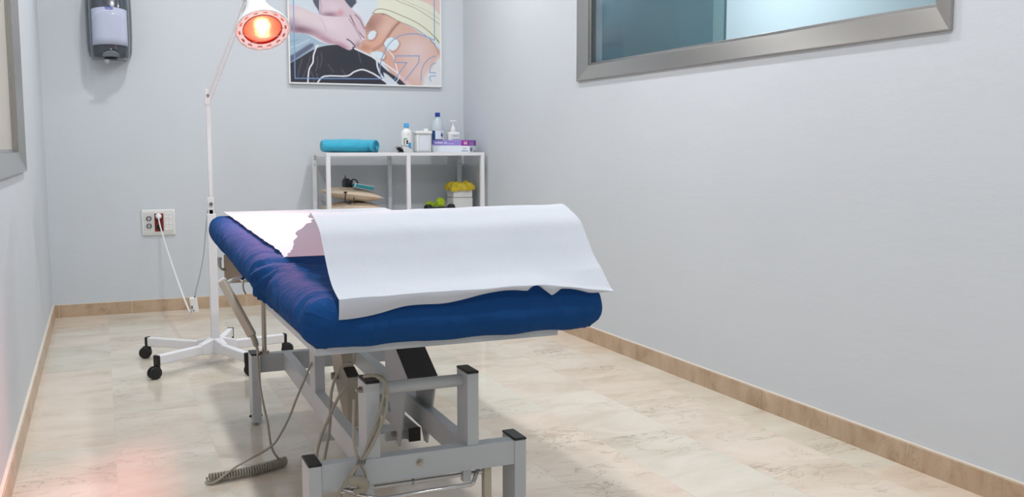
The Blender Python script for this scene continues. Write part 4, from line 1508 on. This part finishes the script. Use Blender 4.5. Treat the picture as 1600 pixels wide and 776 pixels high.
def towel_pt(u, v):
    x = 1.272 + 0.352 * v
    a = 2 * PI * u
    # squashed log: doubled-over roll
    rx, rz = 0.058, 0.0415
    bump = 1 + 0.05 * noise.noise(Vector((math.cos(a) * 1.5, math.sin(a) * 1.5, v * 5))) + 0.02 * noise.noise(Vector((math.cos(a) * 5, math.sin(a) * 5, v * 14)))
    endr = min(1.0, 0.72 + 0.28 * math.sqrt(min(1.0, v / 0.06)))
    z = SZ + 0.0415 * (1 - 0.06 * v) + rz * math.sin(a) * bump * endr * (1.0 - 0.05 * math.cos(v * 6))
    y = 5.93 + rx * math.cos(a) * bump * endr
    return (x, y, max(z, SZ + 0.0005))


m.grid(towel_pt, 60, 50, closed_u=True)
ringl = [towel_pt(i / 60, 0.0) for i in range(60)]
c_ = Vector((1.272, 5.93, SZ + 0.041))
m.add([c_] + ringl, [(0, i + 1, (i + 1) % 60 + 1) for i in range(60)])
# spiral of rolled layers at the right end, turned towards the room
sp = []
for k in range(2):
    nt_ = 46
    for i in range(nt_):
        a = i / nt_ * 2 * PI * 2.6
        r_ = 0.006 + 0.0115 * a / (2 * PI)
        sp.append((k, r_ * 1.25 * math.cos(a), r_ * math.sin(a)))
vs, fs = [], []
half = len(sp) // 2
for dx_ in (0.0, 0.018):
    for i in range(half):
        _, a, b_ = sp[i]
        vs.append((1.610 + dx_, 5.93 + a, SZ + 0.040 + b_))
for i in range(half - 1):
    fs.append((i, i + 1, half + i + 1, half + i))
tw = m.build('towel', 'towel', None, weld=True, angle=80)
tag(tw, 'rolled cyan towel on the left end of the shelf top', 'towel')
sm = MB()
sm.add(vs, fs)
sp_o = sm.build('towel_roll_end', 'towel', tw, solid=0.007)
m = MB()
m.lathe([(0.0, 0.0), (0.036, 0.0), (0.040, 0.004), (0.040, 0.012), (0.033, 0.026), (0.029, 0.008), (0.022, 0.028), (0.017, 0.008), (0.009, 0.026), (0.005, 0.012), (0.0, 0.012)], (1.582, 5.866, SZ + 0.0405), (0.55, -0.83, 0.0), 28)
m.build('towel_fold', 'towel', tw)


def label_lines(m, x0, x1, y, z0, z1, n, h, seed, mi=0):
    r_ = random.Random(seed)
    for i in range(n):
        z = z1 - (z1 - z0) * (i + 0.5) / n
        x = x0
        while x < x1 - 0.002:
            w_ = r_.uniform(0.004, 0.010)
            m.box(x, min(x + w_, x1), y - 0.0004, y, z - h / 2, z + h / 2, mi)
            x += w_ + 0.002


def curved(cx, cy, r, a0, a1, z0, z1, n=14):
    """label patch wrapped on a round bottle; angles measured from the front (towards the room)"""
    m = MB()
    vs = []
    for z in (z0, z1):
        for i in range(n + 1):
            a = a0 + (a1 - a0) * i / n
            vs.append((cx + r * math.sin(a), cy - r * math.cos(a), z))
    m.add(vs, [(i, i + 1, n + 2 + i, n + 1 + i) for i in range(n)])
    return m


# white lotion bottle with light blue cap
bx, by = 1.822, 5.93
t = tag(MB().lathe([(0.0, 0), (0.032, 0), (0.035, 0.004), (0.0355, 0.02), (0.0355, 0.118), (0.032, 0.134), (0.022, 0.146), (0.015, 0.150), (0.0145, 0.158), (0, 0.158)], (bx, by, SZ), n=36, sy=0.75).build('lotion_bottle', 'white_plastic'),
        'white lotion bottle with a light blue cap on the shelf top', 'bottle')
MB().lathe([(0.0165, 0.0), (0.0168, 0.001), (0.0160, 0.026), (0.0150, 0.028), (0, 0.028)], (bx, by, SZ + 0.158), n=28).build('bottle_cap', 'cyan_cap', t)


def bl(nm, mt, x0, x1, z0, z1, par, cx=bx, cy=by, r=0.0358, sy=0.75, e_=0.0004):
    m = MB()
    n = 8
    vs = []
    for z in (z0, z1):
        for i in range(n + 1):
            x = x0 + (x1 - x0) * i / n
            s_ = max(-0.999, min(0.999, (x - cx) / r))
            vs.append((x, cy - sy * r * math.sqrt(1 - s_ * s_) - e_, z))
    m.add(vs, [(i, i + 1, n + 2 + i, n + 1 + i) for i in range(n)])
    return m.build(nm, mt, par)


bl('label_print', 'label_dark', 1.812, 1.824, SZ + 0.053, SZ + 0.078, t)
bl('label_print', 'label_green', 1.798, 1.803, SZ + 0.050, SZ + 0.088, t)
bl('label_print', 'label_green', 1.803, 1.818, SZ + 0.084, SZ + 0.090, t)
bl('label_panel', 'cyan_label', 1.826, 1.8455, SZ + 0.012, SZ + 0.062, t)
bl('label_print', 'label_pink', 1.822, 1.828, SZ + 0.108, SZ + 0.122, t)

# white square tub with label
t = MB().box(1.874, 1.972, 5.88, 5.965, SZ, SZ + 0.118).build('cream_tub', 'white_plastic', None, bevel=0.010, seg=4)
tag(t, 'square white tub with a lined label, next to the lotion bottle', 'tub')
MB().box(1.868, 1.978, 5.874, 5.971, SZ + 0.1185, SZ + 0.136).build('tub_lid', 'white_plastic', t, bevel=0.004, seg=3)
MB().cyl((1.948, 5.915, SZ + 0.136), (1.948, 5.915, SZ + 0.152), 0.016, 24).build('spout_cap', 'white_plastic', t, bevel=0.002)
m = MB()
m.box(1.890, 1.956, 5.8790, 5.8799, SZ + 0.012, SZ + 0.108)
o = m.build('tub_label', 'label_white', t)
m = MB()
for (a, b_, c, d_) in ((1.890, 1.956, 0.0115, 0.013), (1.890, 1.956, 0.107, 0.1085), (1.8895, 1.891, 0.0115, 0.1085), (1.955, 1.9565, 0.0115, 0.1085)):
    m.box(a, b_, 5.8785, 5.879, SZ + c, SZ + d_)
m.build('label_border', 'label_grey', o)
m = MB()
label_lines(m, 1.897, 1.950, 5.879, SZ + 0.018, SZ + 0.104, 7, 0.003, 5)
m.build('label_text', 'label_pink', o)

# tall cloudy bottle with blue cap
bx2, by2 = 2.091, 6.10
t = tag(MB().lathe([(0.0, 0), (0.038, 0), (0.0415, 0.004), (0.042, 0.02), (0.042, 0.160), (0.040, 0.178), (0.031, 0.205), (0.017, 0.226), (0.014, 0.232), (0.014, 0.236), (0, 0.236)], (bx2, by2, SZ), n=36).build('alcohol_bottle', 'clear_bottle'),
        'tall cloudy bottle with a dark blue cap behind the glove box', 'bottle')
MB().lathe([(0.0165, 0.0), (0.0165, 0.026), (0.015, 0.028), (0, 0.028)], (bx2, by2, SZ + 0.234), n=24).build('bottle_cap', 'navy', t)
curved(bx2, by2, 0.0424, -0.72, 1.0, SZ + 0.078, SZ + 0.142).build('label_panel', 'label_white', t)
curved(bx2, by2, 0.0426, -1.5, -0.72, SZ + 0.05, SZ + 0.142).build('label_panel', 'navy_label', t)
curved(bx2, by2, 0.0428, -0.70, 0.55, SZ + 0.078, SZ + 0.086).build('label_text', 'navy_label', t)
curved(bx2, by2, 0.0430, 0.18, 0.62, SZ + 0.109, SZ + 0.118).build('cross_mark', 'navy_label', t)
curved(bx2, by2, 0.0430, 0.32, 0.50, SZ + 0.098, SZ + 0.130).build('cross_mark', 'navy_label', t)

# pump bottle
px, py = 2.196, 6.085
t = MB().box(px - 0.042, px + 0.042, py - 0.028, py + 0.028, SZ, SZ + 0.135).build('pump_bottle', 'white_plastic', None, bevel=0.012, seg=4)
tag(t, 'white pump bottle of hand gel behind the glove box, nearest the right wall', 'bottle')
m = MB()
m.lathe([(0.0, 0.135), (0.017, 0.135), (0.018, 0.139), (0.017, 0.155), (0.012, 0.168), (0.006, 0.176), (0.0045, 0.19), (0.0045, 0.203), (0.0, 0.203)], (px, py, SZ), n=24)
m.obox((px - 0.002, py, SZ + 0.207), (0.021, -0.004, 0.001), (0.0015, 0.009, 0), (0, 0, 0.0045))
m.obox((px + 0.020, py - 0.004, SZ + 0.204), (0.006, 0, -0.003), (0, 0.005, 0), (0, 0, 0.004))
m.build('pump_head', 'white_plastic', t, bevel=0.001)
m = MB()
label_lines(m, px - 0.012, px + 0.030, py - 0.0285, SZ + 0.104, SZ + 0.112, 1, 0.0045, 3)
m.build('label_text', 'label_grey', t)
m = MB()
label_lines(m, px - 0.014, px + 0.034, py - 0.0285, SZ + 0.083, SZ + 0.090, 1, 0.006, 9)
m.build('label_text', 'label_purple', t)

# glove box, set askew so its right end shows
ga = math.radians(-40)
gx_, gy_ = Vector((math.cos(ga), math.sin(ga), 0)), Vector((-math.sin(ga), math.cos(ga), 0))
G0 = Vector((2.005, 5.94, SZ))          # near left lower corner
GL, GD, GH = 0.250, 0.125, 0.078


def gbox(m, a0, a1, b0, b1, z0, z1, mi=0):
    c = G0 + gx_ * (a0 + a1) / 2 + gy_ * (b0 + b1) / 2 + Vector((0, 0, (z0 + z1) / 2))
    return m.obox(c, gx_ * (a1 - a0) / 2, gy_ * (b1 - b0) / 2, Vector((0, 0, (z1 - z0) / 2)), mi)


t = gbox(MB(), 0, GL, 0, GD, 0, GH).build('glove_box', 'label_white', None, bevel=0.001)
tag(t, 'white and purple box of gloves lying askew on the shelf top', 'box')
m = MB()
gbox(m, 0.0, 0.195, -0.0006, 0.0, 0.044, GH)
gbox(m, 0.0, GL, 0.0, GD, GH, GH + 0.0006)
m.build('purple_band', 'label_purple', t)
gbox(MB(), 0.195, GL + 0.0006, -0.0007, 0.0, 0.042, GH).build('magenta_panel', 'label_magenta', t)
m = MB()
gbox(m, GL, GL + 0.0006, 0.0, GD, 0.042, GH)
m.build('purple_end', 'label_purple', t)
m = MB()
gbox(m, GL + 0.0006, GL + 0.0010, 0.078, GD, 0.044, GH - 0.004)
m.build('end_print', 'label_magenta', t)
m = MB()
gbox(m, GL + 0.0006, GL + 0.0010, 0.01, 0.07, 0.068, 0.073)
m.build('end_print', 'label_magenta', t)
m = MB()
gbox(m, GL + 0.0002, GL + 0.0008, 0.015, 0.05, 0.008, 0.030)
m.build('end_print', 'label_grey', t)
m = MB()
gbox(m, GL + 0.0002, GL + 0.0008, 0.08, 0.115, 0.004, 0.012)
m.build('end_print', 'label_grey', t)
m = MB()
rr_ = random.Random(4)
x = 0.014
for k in range(13):                       # heavy white lettering on the purple band
    w_ = rr_.uniform(0.003, 0.006)
    if k != 9:
        gbox(m, x, x + w_, -0.0011, -0.0006, 0.057, 0.057 + rr_.choice((0.008, 0.008, 0.011)))
    x += w_ + 0.0018
for k in range(9):
    gbox(m, x, x + 0.004, -0.0011, -0.0006, 0.0535, 0.0565)
    x += 0.0058
m.build('band_lettering', 'label_white', t)
m = MB()
gbox(m, 0.212, 0.220, -0.0012, -0.0007, 0.050, 0.070)
gbox(m, 0.226, 0.234, -0.0012, -0.0007, 0.050, 0.070)
gbox(m, 0.218, 0.228, -0.0012, -0.0007, 0.052, 0.060)
m.build('panel_mark', 'label_pink', t)
m = MB()
x = 0.196
for k in range(7):
    gbox(m, x, x + 0.005, -0.0006, 0.0, 0.006, 0.012)
    x += 0.0066
x = 0.205
for k in range(4):
    gbox(m, x, x + 0.005, -0.0006, 0.0, 0.022, 0.027)
    x += 0.0066
m.build('lower_lettering', 'label_grey', t)

# small gadget with loop, and grey packet, at the foot of the lotion bottle
m = MB()
m.tube([(1.735, 5.84, SZ + 0.004), (1.728, 5.84, SZ + 0.018), (1.722, 5.84, SZ + 0.030), (1.730, 5.84, SZ + 0.038), (1.740, 5.84, SZ + 0.034), (1.742, 5.84, SZ + 0.026), (1.736, 5.84, SZ + 0.024)], 0.0026, 8)
o = tag(MB().beam((1.738, 5.838, SZ + 0.028), (1.768, 5.85, SZ + 0.010), 0.030, 0.018).build('clip_gadget', 'black', None, bevel=0.003), 'small black gadget with a wire loop in front of the lotion bottle', 'gadget')
m.build('wire_loop', 'chrome', o)
MB().box(1.738, 1.772, 5.825, 5.86, SZ + 0.0004, SZ + 0.008).build('foot', 'black', o, bevel=0.002)
MB().beam((1.752, 5.828, SZ + 0.030), (1.768, 5.832, SZ + 0.019), 0.008, 0.004).build('highlight_strip', 'chrome', o)
m = MB().prism([(1.770, SZ + 0.0004), (1.832, SZ + 0.0004), (1.832, SZ + 0.022), (1.795, SZ + 0.043), (1.766, SZ + 0.047)], 1, 5.835, 5.875)
o = tag(m.build('small_packet', 'offwhite', None, bevel=0.002, smooth=False), 'small slanted grey-blue packet leaning before the lotion bottle', 'packet')
MB().prism([(1.770, SZ + 0.0475), (1.796, SZ + 0.0435), (1.830, SZ + 0.0240), (1.826, SZ + 0.022), (1.795, SZ + 0.040), (1.772, SZ + 0.044)], 1, 5.833, 5.877).build('packet_top', 'device_grey', o, smooth=False)

# two beige cushions
CUSH = 'beige cushions on the lower shelf'


def cushion(z0, h, x0, x1, y0, y1, tilt, seed, label):
    m = MB()
    cx, cy = (x0 + x1) / 2, (y0 + y1) / 2
    hx, hy = (x1 - x0) / 2, (y1 - y0) / 2

    def pt(sgn):
        def f(u, v):
            a, b_ = 2 * u - 1, 2 * v - 1
            k = (max(0.0, (1 - abs(a) ** 2.6)) * max(0.0, (1 - abs(b_) ** 2.6))) ** 0.55
            pin = 1 - 0.07 * (1 - abs(a) ** 2) * abs(b_) ** 4
            x = cx + hx * a * (1 - 0.05 * (1 - b_ * b_) * abs(a) ** 4)
            y = cy + hy * b_ * pin
            wv = 0.006 * noise.noise(Vector((x * 14 + seed, y * 14, sgn * 3.0))) * k
            z = z0 + h / 2 + sgn * (h / 2) * k + wv + tilt * a
            return (x, y, z)
        return f
    m.grid(pt(1), 34, 30)
    m.grid(pt(-1), 34, 30)
    o = m.build('cushion', 'cushion', None, weld=True, angle=60)
    rim = MB()
    f = pt(0)
    loop = [f(i / 20, 0.0) for i in range(21)] + [f(1.0, i / 20) for i in range(1, 21)] + [f(1 - i / 20, 1.0) for i in range(1, 21)] + [f(0.0, 1 - i / 20) for i in range(1, 21)]
    rim.tube(loop, 0.003, 6, smooth=False)
    rim.build('piping', 'cushion', o)
    return tag(o, label, 'cushion', CUSH)


cushion(LZ + 0.006, 0.080, 1.293, 1.632, 5.80, 6.10, 0.0, 1, 'beige cushion lying at the bottom on the lower shelf')
c2 = cushion(LZ + 0.094, 0.078, 1.291, 1.628, 5.80, 6.10, -0.020, 6, 'beige cushion on top of the other one, carrying a black charger')
m = MB()
m.box(1.375, 1.395, 5.786, 5.794, LZ + 0.148, LZ + 0.158)
m.tube([(1.385, 5.787, LZ + 0.152), (1.382, 5.782, LZ + 0.130), (1.380, 5.781, LZ + 0.108), (1.386, 5.780, LZ + 0.094), (1.405, 5.779, LZ + 0.084), (1.425, 5.780, LZ + 0.092), (1.434, 5.783, LZ + 0.108), (1.437, 5.79, LZ + 0.122)], 0.0036, 8)
m.build('carrying_loop', 'black', c2)
# black charger with cable
m = MB()
m.obox((1.432, 5.93, LZ + 0.200), (0.026, 0.004, 0.0), (-0.004, 0.028, 0), (0, 0, 0.022))
o = tag(m.build('charger', 'black', None, bevel=0.004, seg=3), 'black plug-in charger with a looped cable on the upper cushion', 'charger')
m = MB()
m.obox((1.425, 5.93, LZ + 0.226), (0.016, 0.002, 0.0), (-0.002, 0.018, 0), (0, 0, 0.008))
m.build('charger_shoulder', 'black', o, bevel=0.003)
m = MB()
m.cyl((1.418, 5.93, LZ + 0.232), (1.416, 5.93, LZ + 0.254), 0.0022, 8)
m.cyl((1.424, 5.935, LZ + 0.232), (1.422, 5.935, LZ + 0.245), 0.0022, 8)
m.build('plug_pin', 'black', o)
m = MB()
m.tube([(1.446, 5.91, LZ + 0.215), (1.462, 5.90, LZ + 0.228), (1.482, 5.90, LZ + 0.222), (1.492, 5.905, LZ + 0.200), (1.486, 5.91, LZ + 0.188), (1.466, 5.905, LZ + 0.196), (1.452, 5.90, LZ + 0.190), (1.476, 5.895, LZ + 0.186)], 0.004, 8)
m.build('charger_cable', 'black', o)
m = MB()
m.obox((1.515, 5.87, LZ + 0.1835), (0.062, 0.0, -0.012), (0.0, 0.035, 0), (0.0015, 0, 0.0095))
o = tag(m.build('teal_carton', 'teal', None, bevel=0.001), 'small teal and white carton lying on the upper cushion', 'carton')
m = MB()
m.obox((1.5165, 5.87, LZ + 0.1940), (0.0615, 0.0, -0.012), (0.0, 0.0345, 0), (0.0002, 0, 0.0012))
m.obox((1.457, 5.8695, LZ + 0.1955), (0.003, 0.0, -0.0006), (0.0, 0.0355, 0), (0.0015, 0, 0.0098))
m.build('carton_face', 'label_white', o)

# white bin with yellow bag folded over the rim
t = thing('pedal_bin', (2.20, 5.96, LZ), 'square white bin with a yellow bag over its rim, on the lower shelf', 'bin')
m = MB()
m.box(2.125, 2.262, 5.895, 6.025, LZ, LZ + 0.098)
m.build('bin_body', 'white_plastic', t, bevel=0.006, seg=3)
m = MB()
m.box(2.127, 2.260, 5.897, 6.023, LZ + 0.100, LZ + 0.168)
m.build('bin_collar', 'white_plastic', t, bevel=0.005, seg=3)
m = MB()


def bag_pt(u, v):
    a = 2 * PI * u
    prof_ = [(0.25, 0.018), (0.62, 0.026), (0.95, 0.020), (1.12, 0.006), (1.24, -0.010), (1.18, -0.020), (1.08, -0.012)]
    k = v * (len(prof_) - 1)
    i = min(int(k), len(prof_) - 2)
    r_ = prof_[i][0] + (prof_[i + 1][0] - prof_[i][0]) * (k - i)
    z_ = prof_[i][1] + (prof_[i + 1][1] - prof_[i][1]) * (k - i)
    cu, su = math.cos(a), math.sin(a)
    sq = 1.0 / max(abs(cu), abs(su)) ** 0.75
    n1_ = noise.noise(Vector((cu * 2.2, su * 2.2, v * 3)))
    n2_ = noise.noise(Vector((cu * 6, su * 6, v * 6 + 3)))
    R_ = 0.072 * r_ * sq * (1 + 0.10 * n1_ + 0.06 * n2_)
    return (2.1935 + R_ * cu, 5.96 + R_ * su * 0.93, LZ + 0.170 + z_ * (1.1 + 0.5 * n1_) + 0.006 * n2_)


m.grid(bag_pt, 72, 22, closed_u=True)
m.build('bin_bag', 'yellow', t, solid=0.002, angle=50)
m = MB()
m.lathe([(0.0, 0.006), (0.010, 0.006), (0.016, 0.002), (0.018, -0.004)], (2.205, 5.925, LZ + 0.186), (0.1, -0.5, 0.8), 16)
m.build('bag_knot', 'yellow', t)

# dumbbells: one lime hexagonal, one black
def dumbbell(p, q, r, l, mt, name, label):
    p, q = Vector(p), Vector(q)
    d = (q - p).normalized()
    o = thing(name, (p + q) / 2 - Vector((0, 0, r)), label, 'dumbbell', 'dumbbells on the lower shelf')
    for c, s_ in ((p, 1), (q, -1)):
        MB().lathe([(r * 0.72, 0.0), (r, l * 0.22), (r, l * 0.78), (r * 0.72, l)], c, d * s_, 6).build('weight', mt, o, smooth=False, bevel=0.003)
    MB().cyl(p + d * l * 0.9, q - d * l * 0.9, r * 0.42, 16).build('grip', mt, o)
    return o


dumbbell((2.038, 5.865, LZ + 0.0765), (1.985, 6.01, LZ + 0.0375), 0.034, 0.044, 'lime', 'dumbbell', 'lime green dumbbell tilted up against the black one on the lower shelf')
dumbbell((1.905, 5.83, LZ + 0.032), (2.105, 5.815, LZ + 0.032), 0.035, 0.048, 'black', 'dumbbell', 'black dumbbell with six-sided heads on the lower shelf')
